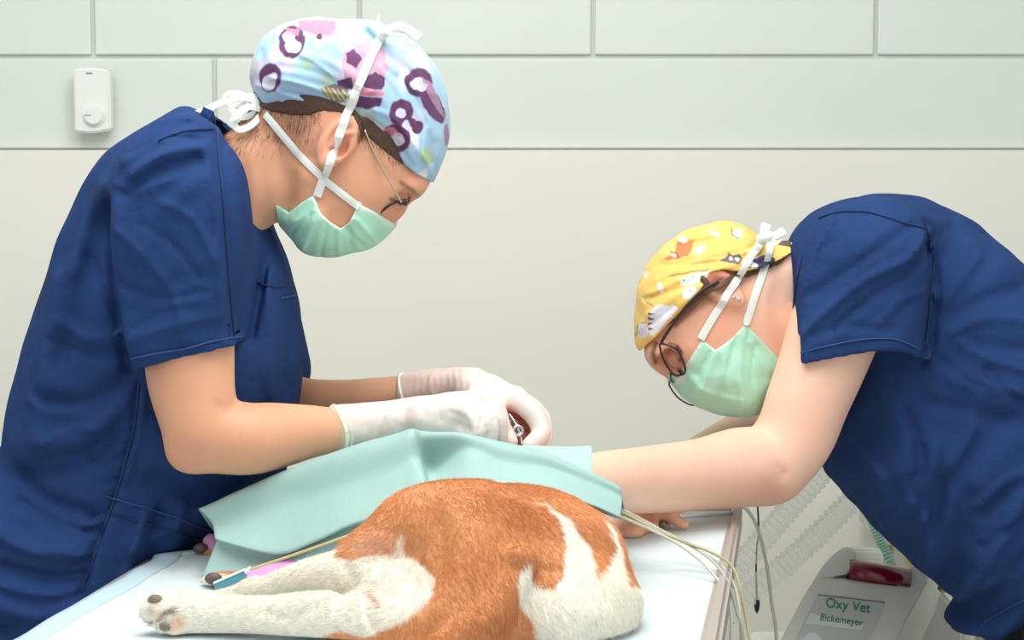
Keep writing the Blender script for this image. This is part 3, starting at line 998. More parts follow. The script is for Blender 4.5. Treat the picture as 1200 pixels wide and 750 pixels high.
# --- head and neck
FH = Field(W(236, 330, 2.35) * [1, 0, 1] + [0, 2.05, 0], W(545, 5, 2.1) * [1, 0, 1] + [0, 2.39, 0], 0.0019)
skull = [(300, 118), (304, 88), (325, 58), (370, 38), (425, 38), (478, 60), (508, 100), (518, 150), (512, 190), (505, 212), (497, 226), (487, 234),
         (479, 240), (474, 250), (462, 263), (450, 275), (430, 284), (402, 287), (376, 286), (352, 272), (344, 250), (350, 225), (330, 190), (306, 150)]
FH.inflate(skull, HD, 0.074, 0.085)
FH.inflate([(258, 165), (275, 150), (300, 130), (340, 120), (372, 170), (366, 226), (345, 252), (318, 264), (300, 285), (262, 330), (215, 330), (215, 220)], HD, 0.056, 0.056, 0.022)
# jaw
FH.chain([W(366, 210, HD - 0.05), W(366, 250, HD - 0.04), W(390, 270, HD - 0.02)], [0.014, 0.014, 0.016], 0.02)
# cheekbone, brow, eye socket, temple (both sides)
for s in (-1, 1):
    FH.ell(W(447, 222, HD + s * 0.045), (0.020, 0.016, 0.020), 0.02)
    FH.ell(W(484, 218, HD + s * 0.035), (0.012, 0.02, 0.012), 0.016)
    FH.ell(W(474, 238, HD + s * 0.040), (0.013, 0.017, 0.013), 0.012, 's')
    FH.ell(W(467, 232, HD + s * 0.034), (0.011, 0.011, 0.011), 0.003)          # eyeball + lids
    # ear
    eu = np.array([0.62, 0, 0.78]); ev = np.array([0.78, 0, -0.62]); yy = np.array([0, 1.0, 0])
    tl_ = math.radians(22)
    ey = yy * math.cos(tl_) + ev * s * -math.sin(tl_) * 0; R = np.stack([eu, ey, ev])
    ec = W(397, 165, HD + s * 0.079)
    FH.ell(ec, (0.0335, 0.0075, 0.0205), 0.006, 'u', R)
    FH.ell(ec + np.array([0.002, s * 0.009, 0.002]), (0.0235, 0.008, 0.0125), 0.004, 's', R)
    FH.ell(ec + np.array([0.006, s * 0.004, -0.004]) - eu * 0.006, (0.012, 0.012, 0.008), 0.004, 's', R)
    FH.chain([ec + np.array([0.004, s * 0.004, 0.0]) + eu * a + ev * b2 for a, b2 in ((0.015, 0.004), (0.004, -0.006), (-0.012, -0.005))], [0.0026, 0.003, 0.0024], 0.003)
    FH.ell(ec + np.array([0, s * 0.001, 0]) - eu * 0.029 + ev * 0.004, (0.009, 0.006, 0.008), 0.006, 'u', R)
FH.folds(HD, [([(330, 170), (338, 220), (330, 262)], 7, -0.0018), ([(300, 180), (306, 220), (300, 262)], 9, 0.0022),
              ([(352, 205), (347, 236)], 5, -0.0015), ([(455, 206), (468, 214)], 4, -0.0008)], 0.04)
head_m = FH.mesh(3)
earc = W(397, 165, HD)


def skincol1(P):
    x, y = proj(P)
    n = (0.5 + 0.5 * vnoise(P, 16, 21))[:, None]
    c = SKIN * (0.55 + 0.45 * n) + SKIND * 0.45 * (1 - n)
    near = sstep(HD, HD - 0.05, P[:, 1])
    g = (np.exp(-((x - 397) / 26) ** 2 - ((y - 163) / 30) ** 2))[:, None] * 0.5
    c = c * (1 - g) + SKINP * g
    g = (np.exp(-((x - 470) / 16) ** 2 - ((y - 255) / 12) ** 2) * 0.6 + np.exp(-((x - 500) / 26) ** 2 - ((y - 200) / 22) ** 2) * 0.25)[:, None]
    c = c * (1 - g) + SKINP * g
    # eyebrow, lashes
    g = (np.exp(-(line_d(x, y, [(470, 214), (482, 222), (491, 231)]) / 2.6) ** 2) * near * 0.75)[:, None]
    c = c * (1 - g) + lin(120, 78, 52) * g
    g = (np.exp(-(line_d(x, y, [(457, 233), (464, 236), (470, 242)]) / 1.5) ** 2) * near * 0.8)[:, None]
    c = c * (1 - g) + lin(70, 42, 34) * g
    # nape hair thinning to brown stubble on the skin
    g = (sstep(4, -8, poly_sd(x, y, [(296, 118), (320, 118), (375, 130), (368, 150), (345, 175), (322, 165), (300, 150)])) * 0.35)[:, None]
    c = c * (1 - g) + lin(140, 96, 66) * g
    # elbows and knuckle warmth
    g = (np.exp(-((x - 222) / 26) ** 2 - ((y - 535) / 20) ** 2) * 0.35)[:, None]
    c = c * (1 - g) + lin(214, 140, 110) * g
    return c


# --- arms
FA = Field((W(150, 600, 2.2)[0], 1.94, W(300, 580, 2.2)[2]), (W(500, 400, 2.2)[0], 2.46, W(300, 225, 2.1)[2]), 0.0036)
nearD = [(228, 260, 2.10, .050), (222, 340, 2.08, .050), (222, 420, 2.065, .0495), (228, 468, 2.055, .0455), (243, 504, 2.05, .0425), (285, 514, 2.06, .0405), (320, 511, 2.08, .0375), (360, 506, 2.10, .0305), (396, 503, 2.12, .0250), (440, 494, 2.14, .0225)]
FA.chain([W(a, b2, c) for a, b2, c, r in nearD], [r for *_, r in nearD], 0, 5)
FA.ell(W(222, 530, 2.05), (0.024, 0.026, 0.022), 0.02)
farD = [(250, 300, 2.42, .045), (270, 380, 2.41, .045), (300, 450, 2.38, .040), (345, 472, 2.35, .034), (400, 472, 2.31, .029), (440, 466, 2.28, .025), (480, 459, 2.26, .0205), (520, 452, 2.25, .022)]
FA.chain([W(a, b2, c) for a, b2, c, r in farD], [r for *_, r in farD], 0, 4)
# trunk core inside the tunic, joining arms and neck
FA.chain([W(228, 262, 2.10), W(235, 250, 2.25), W(250, 300, 2.42)], [0.05, 0.06, 0.045], 0.02)
FA.ell(W(200, 330, 2.25), (0.09, 0.13, 0.10), 0.03)
FA.folds(2.06, [([(262, 470), (275, 476), (290, 470)], 4, -0.003), ([(240, 520), (236, 540)], 6, -0.0015)], 0.04)
arm_m = FA.mesh(3)
body1 = mk('body', [head_m, arm_m], M['skin'], p1, skincol1)
headtree = bvh(body1)

# --- hair at the nape and the sideburn
FX = Field(FH.lo, W(545, 5, 2.1) * [1, 0, 1] + [0, 2.39, 0], 0.0019)
FX.f = FH.f - 0.0012
FX.prism([(292, 60), (300, 124), (318, 131), (340, 135), (362, 136), (380, 130), (414, 134), (424, 154), (434, 163), (446, 173), (458, 183), (471, 193), (520, 190), (520, 60)], HN)
hair1 = mk('hair', [FX.mesh(1)], M['hair'], body1, lambda P: np.repeat(lin(84, 58, 42)[None], len(P), 0) * (0.8 + 0.2 * vnoise(P, 90, 2))[:, None])


def hprob1(P, nn):
    x, y = proj(P)
    nape = sstep(1, -1, ((x - 300) * 0.25 + (y - 108)) / 46 - 0.75 + 0.25 * vnoise(P, 60, 3)) * (x < 380) * (y > 90)
    side = sstep(1.0, -0.6, (y - 150 - 0.55 * (x - 424)) / 22 + 0.2 * vnoise(P, 80, 4)) * (x > 418) * (x < 485) * (y > 130)
    return nape + side * 1.6


def hflow1(P):
    x, y = proj(P)
    f = np.zeros((len(P), 3)); f[:, 0] = np.where(x < 395, -0.5, 0.15); f[:, 2] = -1
    return f + 0.25 * np.stack([vnoise(P, 30, 5), vnoise(P, 30, 6), vnoise(P, 30, 7)], 1)


strands('hair', head_m, hprob1, 22000, hflow1, 0.010, lambda P: lin(104, 70, 46) * (0.55 + 0.9 * RNG.random((len(P), 1))), 0.00016, body1, lift=0.12, jit=0.12)

# --- cap
capout = [(293, 92), (296, 66), (310, 44), (336, 28), (370, 21), (410, 22), (450, 30), (482, 46), (505, 70), (520, 100), (526, 135), (526, 165), (520, 190), (507, 214),
          (500, 230), (470, 215), (440, 190), (400, 170), (350, 150), (320, 140), (305, 128)]
caplow = [(270, 70), (292, 104), (306, 121), (322, 128), (345, 131), (372, 133), (392, 137), (408, 142), (424, 148), (436, 160), (452, 176), (470, 190), (488, 204), (508, 217), (545, 230), (560, 0), (280, 0)]
FX.f = np.full_like(FX.f, 0.3)
FX.inflate(capout, HD, 0.089, 0.095)
FX.folds(HN, [([(318, 92), (350, 98), (400, 112), (440, 108)], 3.0, 0.0028), ([(330, 108), (370, 116), (420, 130)], 3, -0.0024), ([(300, 100), (340, 112), (380, 126)], 3, 0.0022),
              ([(440, 130), (465, 142), (500, 190)], 3.5, 0.0026), ([(430, 138), (455, 155), (486, 196)], 3, -0.0022), ([(340, 60), (390, 74), (430, 100)], 5, 0.0025), ([(330, 78), (380, 88), (425, 112)], 4, -0.002),
              ([(455, 75), (490, 110), (510, 160)], 5, 0.0025), ([(468, 90), (495, 130), (505, 190)], 3, -0.002), ([(345, 30), (345, 60)], 5, -0.0015), ([(380, 28), (400, 60)], 6, 0.002),
              ([(450, 60), (480, 85)], 4, -0.002), ([(305, 60), (312, 100)], 5, -0.0016), ([(330, 120), (360, 124), (400, 134)], 2.4, 0.002), ([(355, 66), (375, 76), (398, 96)], 2.4, 0.0018), ([(425, 60), (460, 96), (480, 130)], 2.6, 0.0022), ([(500, 150), (498, 180), (505, 205)], 2.6, 0.0018), ([(476, 120), (492, 150), (494, 190)], 2.4, -0.0018), ([(400, 42), (440, 75)], 4, -0.002), ([(470, 60), (505, 110)], 3, 0.002)], 0.03, HD)
FX.noise(0.0010, 75, 8)
FX.prism(caplow, HN, sm=False)
cap_m = FX.mesh(2)
ell_ = lambda x, y, cx_, cy_, rx, ry, an=0: np.hypot(((x - cx_) * math.cos(an) + (y - cy_) * math.sin(an)) / rx, (-(x - cx_) * math.sin(an) + (y - cy_) * math.cos(an)) / ry) - 1


def capcol1(P):
    x, y = proj(P)
    n = lambda s, k: vnoise(P, s, k)
    base = lin(164, 202, 228)
    c = np.repeat(base[None], len(P), 0)
    def put(mask, col, a=1.0):
        nonlocal c
        g = (np.clip(mask, 0, 1) * a)[:, None]
        c = c * (1 - g) + col * g
    put(sstep(0.1, 0.8, n(45, 31)), lin(214, 206, 228), 0.7)
    put(sstep(0.3, 0.9, n(52, 32)), lin(168, 192, 160), 0.65)
    put(sstep(0.4, 0.9, n(60, 33)), lin(236, 236, 244), 0.8)
    put(sstep(0.65, 1.1, n(70, 35)), lin(206, 150, 180), 0.6)
    PU, PK, WHI = lin(92, 46, 92), lin(218, 132, 160), lin(206, 208, 222)
    xw = x + 1.0 * n(260, 41); yw = y + 1.0 * n(260, 42)
    E = lambda cx_, cy_, rx, ry, an=0: sstep(0.08, -0.08, ell_(xw, yw, cx_, cy_, rx, ry, an))
    Pg = lambda pl: sstep(0.8, -0.8, poly_sd(xw, yw, pl))
    # pink band and patches
    put(Pg([(350, 24), (393, 24), (394, 34), (388, 42), (366, 40), (350, 34)]), PK)
    put(Pg([(402, 60), (424, 50), (450, 56), (455, 80), (440, 110), (405, 100), (400, 75)]), lin(214, 150, 176), 0.85)
    put(Pg([(404, 62), (415, 58), (425, 68), (418, 80), (406, 74)]), PU)
    put(Pg([(395, 95), (412, 90), (414, 104), (396, 108)]), PU)
    put(Pg([(420, 96), (440, 84), (452, 90), (450, 100), (446, 106), (430, 104)]), PU)
    put(Pg([(420, 112), (448, 115), (446, 124), (430, 128), (416, 124)]), PU)
    put(Pg([(424, 105), (450, 108), (450, 113), (422, 111)]), PK)
    # leaf sprig with yellow veins
    put(Pg([(376, 104), (392, 98), (410, 106), (404, 120), (386, 120)]), lin(120, 110, 112), 0.9)
    for k in range(5):
        put(np.exp(-(line_d(xw, yw, [(378 + 6 * k, 102 + k), (386 + 6 * k, 117)]) / 0.9) ** 2), lin(214, 206, 130))
        put(np.exp(-(line_d(xw, yw, [(488 + 5 * k, 98 + 4 * k), (500 + 4 * k, 92 + 6 * k)]) / 0.8) ** 2), lin(214, 200, 140))
    # round-headed birds: dark ring with a pale belly
    for cx_, cy_, rx, ry, an in [(342, 49, 13, 17, 0.15), (317, 91, 11, 15, 0.1), (470, 132, 12, 14, 0.3), (463, 163, 15, 15, 0.6), (491, 97, 14, 15, 0.0), (505, 118, 9, 26, -0.5)]:
        put(E(cx_, cy_, rx * 1.18, ry * 1.15, an), PU)
    put(E(489, 149, 6.5, 8, 0.3), PU); put(E(482, 143, 7, 5, 0.8), PU)
    for cx_, cy_, rx, ry, an in [(338, 43, 7, 7, 0), (343, 54, 9.5, 8.5, 0), (315, 97, 8, 9.5, 0.2), (320, 90, 5, 5, 0), (470, 133, 6.5, 6.0, 0.4), (466, 163, 8.5, 7.5, 0.5), (487, 99, 6.5, 6, 0), (494, 102, 6.5, 6, 0), (490, 95, 5.5, 5, 0), (476, 146, 4, 4.5, 0)]:
        put(E(cx_, cy_, rx, ry, an), WHI)
    put(Pg([(334, 34), (352, 33), (350, 42), (336, 40)]), PK, 0.8)
    put(Pg([(448, 149), (462, 150), (472, 160), (458, 158)]), PK, 0.7)
    put(Pg([(494, 90), (508, 98), (516, 118), (522, 140), (512, 128), (500, 108)]), lin(196, 160, 190), 0.55)
    put(E(523, 158, 3, 13), lin(164, 116, 160)); put(E(374, 43, 4, 3.5), PU)
    put(E(500, 183, 7, 10, -0.5), lin(170, 200, 120), 0.8); put(E(360, 75, 9, 7), lin(168, 196, 152), 0.7)
    put(np.exp(-(line_d(xw, yw, [(424, 144), (438, 150), (441, 158), (430, 150)]) / 2.2) ** 2), lin(30, 62, 150), 0.9)
    put(np.exp(-(line_d(x, y, [(306, 121), (345, 131), (392, 137), (424, 148)]) / 1.2) ** 2), lin(150, 176, 196), 0.6)
    return c


cap1 = mk('surgical_cap', [subdiv(cap_m)], M['cap'], p1, capcol1)

# --- mask
msil = [(330, 252), (333, 268), (344, 282), (353, 293), (372, 301), (400, 300), (428, 293), (446, 281), (458, 263), (470, 240), (440, 205), (380, 200), (345, 225)]
mcrop = [(320, 240), (336, 250), (352, 238), (367, 229), (371, 238), (376, 250), (386, 260), (398, 268), (409, 261), (415, 250), (419, 238), (438, 248), (450, 256), (462, 266), (490, 300), (360, 330), (320, 300)]
FX.f = np.full_like(FX.f, 0.3)
FX.inflate(msil, HD, 0.071, 0.072)
FX.mix((slice(None),) * 3, FH.f - 0.0022, 0.012)
FX.folds(HN, [([(352, 292), (366, 262), (372, 236)], 3.5, 0.003), ([(372, 300), (384, 262)], 3, -0.0022), ([(395, 300), (397, 268)], 3.5, 0.0026), ([(410, 298), (408, 270)], 3, -0.002),
              ([(440, 286), (418, 258), (410, 262)], 3, 0.0022), ([(338, 275), (362, 250)], 3, -0.002), ([(345, 262), (368, 246)], 2.5, 0.0016), ([(425, 292), (405, 268)], 3, -0.0018)], 0.03, HD)
FX.noise(0.0007, 90, 4)
FX.prism(mcrop, HN)
core = FX.f.copy()


def maskcol(hd, edge, topline):
    def fn(P):
        x, y = proj(P)
        c = np.repeat(lin(186, 243, 217)[None], len(P), 0)
        n = (0.5 + 0.5 * vnoise(P, 40, 51))[:, None]
        c = c * (0.92 + 0.08 * n)
        for ln_, w_, cc, a in ((edge, 2.2, lin(238, 244, 236), 0.95), (topline, 6.0, lin(222, 240, 230), 0.8)):
            g = (sstep(w_, w_ * 0.6, line_d(x, y, ln_)) * a)[:, None]
            c = c * (1 - g) + cc * g
        return c
    return fn


mask1 = mk('face_mask', [FX.mesh(2)], M['mask'], p1, maskcol(HD, [(367, 229), (371, 238), (376, 250), (386, 260), (398, 268), (409, 261), (415, 250), (419, 238)], [(419, 238), (438, 248), (450, 256), (462, 266)]))
t1 = bvh(cap1, mask1, body1)
drape_line('tie', t1, [(372, 230), (378, 212), (388, 185), (400, 152), (412, 122), (424, 92), (437, 62), (449, 40)], 0.0098, M['tie'], mask1, lift=0.002, D=2.12)
drape_line('tie', t1, [(421, 242), (400, 226), (378, 208), (355, 185), (335, 162), (312, 134)], 0.0085, M['tie'], mask1, lift=0.0018, D=2.14)
# knot and bow on the crown
kp, kn = on(t1, 452, 38, 0.004, 2.2)
tube('knot', [W(447, 42, 2.155), W(452, 36, 2.15), W(459, 36, 2.155)], 0.006, M['tie'], mask1, 10)
ribbon('bow', [W(452, 37, 2.15), W(466, 30, 2.14), W(480, 36, 2.13), W(492, 45, 2.12)], [(0, -1, .5)] * 4, 0.010, M['tie'], mask1, th=0.0012)
ribbon('bow', [W(452, 37, 2.15), W(464, 40, 2.14), W(478, 41, 2.13), W(490, 41, 2.13)], [(0, -.8, .8)] * 4, 0.008, M['tie'], mask1, th=0.0012)
ribbon('bow', [W(450, 36, 2.15), W(440, 33, 2.16), W(432, 27, 2.17), W(437, 26, 2.19)], [(0, -.8, .8)] * 4, 0.008, M['tie'], mask1, th=0.0012)
tube('loose_end', [W(443, 34, 2.16), W(443, 25, 2.165), W(444, 17, 2.17)], 0.0012, M['tie'], mask1, 6)
# knot, bow and loose end behind the nape
tube('knot', [W(302, 129, 2.185), W(310, 127, 2.18), W(316, 130, 2.18)], 0.0052, M['tie'], mask1, 10)
for pts_, w_ in (([(310, 128, 2.18), (290, 115, 2.18), (262, 120, 2.19), (240, 130, 2.19), (229, 134, 2.19)], 0.0085),
                 ([(308, 128, 2.18), (296, 113, 2.19), (284, 118, 2.2), (272, 128, 2.2), (284, 138, 2.19), (306, 130, 2.18)], 0.008),
                 ([(308, 129, 2.18), (290, 126, 2.17), (274, 140, 2.16), (280, 152, 2.165), (296, 146, 2.17), (309, 131, 2.18)], 0.008),
                 ([(306, 127, 2.19), (285, 112, 2.21), (268, 111, 2.22), (266, 120, 2.22), (286, 124, 2.21)], 0.008)):
    ribbon('bow', [W(*q) for q in pts_], [(0.1, -1, 0.45)] * len(pts_), w_, M['tie'], mask1, th=0.0010)

# --- glasses
gl = empty('glasses', W(460, 225, 2.15)); gl.parent = p1; gl.matrix_parent_inverse = p1.matrix_world.inverted()
gt = [on(t1, 427, 152, 0.002, 2.14)[0], on(t1, 440, 182, 0.003, 2.14)[0], W(458, 215, 2.145), W(471, 238, 2.15)]
tube('temple', gt, 0.0012, M['gold'], gl, 8)
gt2 = [np.array([q[0], 2 * HD - q[1], q[2]]) for q in gt]
tube('temple', gt2, 0.0012, M['gold'], gl, 8)


def lens(cc, ax, ay, ru, rv, framer, fm_, parent, tilt=None):
    """rounded lens: centre, two in-plane axes"""
    ax, ay = np.array(ax, float), np.array(ay, float)
    ax /= np.linalg.norm(ax); ay = ay - ax * (ay @ ax); ay /= np.linalg.norm(ay)
    ring = []
    for k in range(28):
        a = 2 * math.pi * k / 28
        ca_, sa_ = math.cos(a), math.sin(a)
        ring.append(cc + ax * ru * math.copysign(abs(ca_) ** 0.7, ca_) + ay * rv * math.copysign(abs(sa_) ** 0.7, sa_))
    tube('rim', ring + [ring[0]], framer, fm_, parent, 8, n=1, caps=False)
    nrm_ = np.cross(ax, ay)
    vs = [cc + nrm_ * 0.0008] + [q + nrm_ * 0.0002 for q in ring] + [cc - nrm_ * 0.0008]
    fs = [(0, 1 + k, 1 + (k + 1) % 28) for k in range(28)] + [(29, 1 + (k + 1) % 28, 1 + k) for k in range(28)]
    pymesh('lens', vs, fs, M['lens'], parent)


for s in (-1, 1):
    cc = W(463, 242, HD + s * 0.036)
    lens(cc, (0.45, s * -0.90, 0.10), W(451, 252, HD) - W(474, 237, HD), 0.024, 0.0145, 0.0014, M['dark'], gl)
tube('bridge', [W(471, 241, HD - 0.013), W(474, 243, HD), W(471, 241, HD + 0.013)], 0.0013, M['dark'], gl, 8)
tube('hinge', [W(470, 236, 2.15), W(475, 238, 2.158)], 0.0036, M['dark'], gl, 10)

# --- scrub top
FT = Field((W(-70, 500, 2.45)[0], 1.965, W(100, 860, 2.3)[2]), (W(372, 500, 2.4)[0], 2.50, W(100, 105, 2.2)[2]), 0.0034)
torso = [(222, 126), (240, 132), (262, 148), (290, 185), (305, 225), (318, 262), (334, 300), (344, 342), (349, 380), (353, 420), (349, 460), (343, 500), (338, 545), (322, 575),
         (285, 610), (255, 640), (232, 680), (225, 740), (222, 800), (222, 870), (-30, 870), (-30, 780), (-22, 700), (-8, 620), (10, 545), (14, 500), (22, 450), (38, 385), (58, 322), (88, 252), (118, 198), (150, 163), (185, 142), (205, 132)]
FT.inflate(torso, D1, 0.165, 0.16, p=2.4, Hb=0.18)
# waist volume at table height
FT.inflate([(-25, 560), (60, 540), (180, 560), (225, 640), (222, 870), (-30, 870)], D1, 0.175, 0.12, 0.03, p=2.6)
FOLD1 = [
    # sleeve
    ([(128, 235), (130, 300), (140, 360), (150, 430)], 7, -0.009), ([(140, 240), (146, 320), (160, 400)], 12, 0.003),
    ([(246, 168), (258, 230), (262, 300), (268, 400)], 3.5, 0.0030), ([(256, 168), (268, 230), (272, 300), (276, 390)], 5, -0.0028),
    ([(292, 200), (300, 250), (300, 300), (294, 350), (288, 400)], 7, -0.010),
    ([(165, 205), (200, 182), (240, 172)], 7, 0.005), ([(158, 225), (195, 200), (236, 188)], 7, -0.004), ([(150, 190), (190, 165), (230, 155)], 6, 0.004), ([(160, 180), (200, 158), (222, 146)], 4, -0.004),
    ([(180, 145), (220, 135), (250, 150)], 4, 0.003), ([(175, 300), (200, 250), (235, 215)], 11, 0.003), ([(170, 360), (210, 330), (255, 320)], 9, -0.002),
    ([(200, 235), (236, 255), (258, 300)], 4, 0.0035), ([(150, 330), (200, 345), (246, 338)], 5, -0.0035), ([(160, 395), (210, 378), (262, 368)], 4, 0.003), ([(180, 262), (215, 285), (240, 320)], 4, -0.003),
    ([(150, 270), (185, 300), (215, 345), (225, 395)], 5, 0.0032), ([(165, 380), (200, 362), (240, 356)], 3.5, -0.0025), ([(140, 215), (175, 222), (215, 210)], 4, 0.003), ([(200, 160), (228, 162), (246, 170)], 3, -0.003),
    # lower back
    ([(96, 300), (122, 330), (136, 370)], 6, -0.004), ([(66, 378), (105, 396), (142, 392)], 6, 0.0045), ([(58, 400), (102, 416), (146, 410)], 5, -0.0045), ([(28, 470), (80, 482), (140, 460)], 6, 0.0045),
    ([(172, 600), (150, 680), (130, 745)], 7, 0.006), ([(190, 590), (172, 660), (150, 720)], 6, -0.006), ([(20, 590), (70, 612), (118, 622)], 6, -0.005), ([(215, 590), (200, 650)], 6, 0.005), ([(200, 545), (260, 560), (310, 550)], 7, 0.004),
    ([(50, 520), (90, 500), (150, 505)], 4, 0.003), ([(40, 545), (95, 532), (140, 540)], 4, -0.003), ([(10, 680), (60, 690), (96, 684)], 4, 0.004), ([(0, 730), (60, 738), (90, 730)], 5, -0.005),
    # chest in front of the sleeve
    ([(300, 210), (316, 262), (326, 320), (328, 400), (326, 470)], 5, -0.006), ([(290, 190), (306, 240), (312, 300)], 5, 0.005), ([(334, 310), (338, 400), (334, 500)], 7, 0.004),
    ([(305, 320), (312, 400), (310, 470)], 6, 0.004),
    # back and side
    ([(112, 215), (95, 260), (80, 320)], 9, 0.005), ([(120, 250), (100, 330), (70, 420)], 12, -0.006), ([(60, 330), (48, 420), (40, 500)], 13, 0.005),
    ([(150, 440), (110, 470), (50, 470)], 10, -0.007), ([(150, 470), (100, 510), (40, 520)], 12, 0.006), ([(140, 500), (90, 545), (30, 560)], 9, -0.005),
    ([(165, 440), (158, 500), (142, 560), (122, 620), (100, 690)], 4, -0.006), ([(172, 440), (166, 500), (150, 560)], 5, 0.004),
    ([(20, 560), (60, 590), (110, 600)], 10, -0.006), ([(0, 620), (50, 640), (105, 640)], 9, 0.006), ([(10, 660), (60, 672), (100, 668)], 8, -0.006), ([(0, 700), (50, 715), (95, 705)], 9, 0.005),
    ([(120, 600), (104, 604)], 3, -0.004), ([(118, 616), (100, 622)], 3, -0.004), ([(113, 634), (94, 640)], 3, -0.004), ([(108, 652), (90, 658)], 3, -0.004), ([(140, 560), (124, 564)], 3, -0.004), ([(150, 530), (136, 536)], 3, -0.004),
    ([(180, 560), (240, 585), (300, 575)], 12, -0.006), ([(160, 640), (200, 620), (250, 600)], 12, 0.005), ([(150, 690), (200, 660)], 10, -0.006), ([(190, 480), (230, 520)], 14, -0.004),
]
FOLD1 = [(a_, b_, c_ * (1.5 if b_ > 6 else 1.15)) for a_, b_, c_ in FOLD1]
FT.folds(2.10, FOLD1, 0.05, 2.22)
FT.noise(0.0016, 30, 14); FT.noise(0.0009, 75, 15, (1, 1, .5))
# near shoulder and sleeve
slv = [(180, 150), (215, 135), (250, 150), (275, 180), (292, 210), (298, 250), (296, 300), (290, 350), (284, 385), (287, 425), (145, 460), (150, 425), (143, 380), (134, 330), (126, 280), (125, 240), (135, 195), (155, 165)]
S = Field.__new__(Field); S.res, S.lo, S.x, S.y, S.z = FT.res, FT.lo, FT.x, FT.y, FT.z
S.f = np.full_like(FT.f, 0.3)
S.inflate(slv, 2.085, 0.092, 0.078, p=2.3)
hem = [(60, 60), (400, 60), (400, 380), (283, 405), (255, 409), (210, 418), (175, 428), (152, 437), (60, 450)]
S.folds(2.05, FOLD1, 0.05, 2.15)
S.noise(0.0016, 30, 14); S.noise(0.0009, 75, 15, (1, 1, .5))
cav = S.f + 0.0065
px_, py_, _ = S.px2(2.03)
hl = np.interp(px_, [150, 175, 210, 255, 285], [438, 429, 419, 410, 405])
cav = np.maximum(cav, (((hl - 28) - py_) * 2.03 / FPX).astype(np.float32)[:, None, :])
S.f = np.maximum(S.f, ((py_ - hl) * 2.03 / FPX).astype(np.float32)[:, None, :])
S.f = np.maximum(S.f, -cav)
del cav
up = sstep(300, 215, S.px2(2.09)[1])[:, None, :].astype(np.float32)
kk = 0.004 + 0.05 * up
h = np.maximum(kk - np.abs(FT.f - S.f), 0) / kk
FT.f = np.minimum(FT.f, S.f) - h * h * kk * 0.25
del S, h, up
# far sleeve
FT.chain([W(240, 250, 2.40), W(285, 340, 2.43), W(312, 432, 2.42)], [0.06, 0.062, 0.058], 0.03)
FT.prism([(330, 459), (356, 452), (380, 440), (380, 560), (330, 560)], 2.42, keep=False, y0=2.36, y1=9)
# neck opening
FT.chain([W(262, 215, D1 - 0.0), W(290, 175, 2.22), (W(312, 150, 2.21))], [0.05, 0.059, 0.062], 0.004, op='s')
FT.ell(W(296, 225, 2.23), (0.028, 0.062, 0.045), 0.01, 's')
top1 = mk('scrub_top', [FT.mesh(3)], M['scrub'], p1)
tt = bvh(top1)


def seam(pix, tree, parent, D=2.1, w=0.0022, mt='seam'):
    return drape_line('seam', tree, pix, w, M[mt], parent, lift=0.0007, th=0.0012, D=D)


seam([(155, 420), (185, 413), (215, 408), (250, 400), (282, 395)], tt, top1, w=0.0016, mt='thread')
seam([(253, 150), (255, 180), (262, 250), (268, 330), (274, 395)], tt, top1, w=0.0014)
seam([(186, 166), (215, 155), (250, 152)], tt, top1, w=0.0014)
seam([(164, 450), (158, 500), (146, 548), (133, 590), (115, 640), (95, 695)], tt, top1, w=0.0026)
seam([(122, 581), (160, 592), (205, 606), (246, 622)], tt, top1, w=0.0016, mt='thread')
seam([(126, 600), (160, 610), (205, 623), (238, 634)], tt, top1, w=0.0012)
seam([(300, 330), (318, 336), (334, 334)], tt, top1, w=0.0014)
seam([(328, 350), (346, 346)], tt, top1, w=0.0018, mt='thread')
# neckband
drape_line('neckband', tt, [(236, 131), (256, 142), (276, 163), (289, 190), (298, 222), (306, 250)], 0.013, M['scrub'], top1, lift=0.0004, th=0.0016, D=2.15)
# turned collar tab
# trousers and shoes below the frame
FL_ = Field((-0.80, 2.0, -0.002), (-0.30, 2.52, 0.84), 0.010)
hx = float(W(95, 700, D1)[0])
for s in (-1, 1):
    FL_.chain([(hx, D1 + s * 0.085, 0.83), (hx + 0.01, D1 + s * 0.095, 0.5), (hx, D1 + s * 0.10, 0.08)], [0.098, 0.078, 0.06], 0.01, fy=0.9)
FL_.ell((hx, D1, 0.80), (0.13, 0.17, 0.12), 0.04)
mk('trousers', [FL_.mesh(2)], M['scrub'], p1)
for s in (-1, 1):
    FS = Field((hx - 0.12, D1 + s * 0.1 - 0.07, -0.001), (hx + 0.22, D1 + s * 0.1 + 0.07, 0.12), 0.006)
    FS.chain([(hx - 0.05, D1 + s * 0.1, 0.04), (hx + 0.06, D1 + s * 0.1, 0.04), (hx + 0.15, D1 + s * 0.1, 0.025)], [0.045, 0.042, 0.032], 0.01)
    FS.f = np.maximum(FS.f, (0.001 - FS.z)[None, None, :])
    mk('shoe', [FS.mesh(2)], M['plastic'], p1)


# --- gloves
def glovecol(pinkx, w):
    def fn(P):
        x, y = proj(P)
        n = (0.5 + 0.5 * vnoise(P, 60, 61))[:, None]
        c = lin(234, 220, 214) * (0.92 + 0.08 * n)
        g = (sstep(pinkx, pinkx - w, x) * (0.35 + 0.25 * (vnoise(P, 120, 5) > 0.4)))[:, None]
        return c * (1 - g) + lin(222, 186, 168) * g
    return fn


FG = Field(W(384, 560, 2.10) * [1, 0, 1] + [0, 2.06, 0], W(625, 445, 2.1) * [1, 0, 1] + [0, 2.24, 0], 0.0016)
FG.chain([W(392, 503, 2.12), W(430, 496, 2.135), W(465, 491, 2.145), W(492, 488, 2.15)], [0.0275, 0.0245, 0.0225, 0.023], 0, 5)
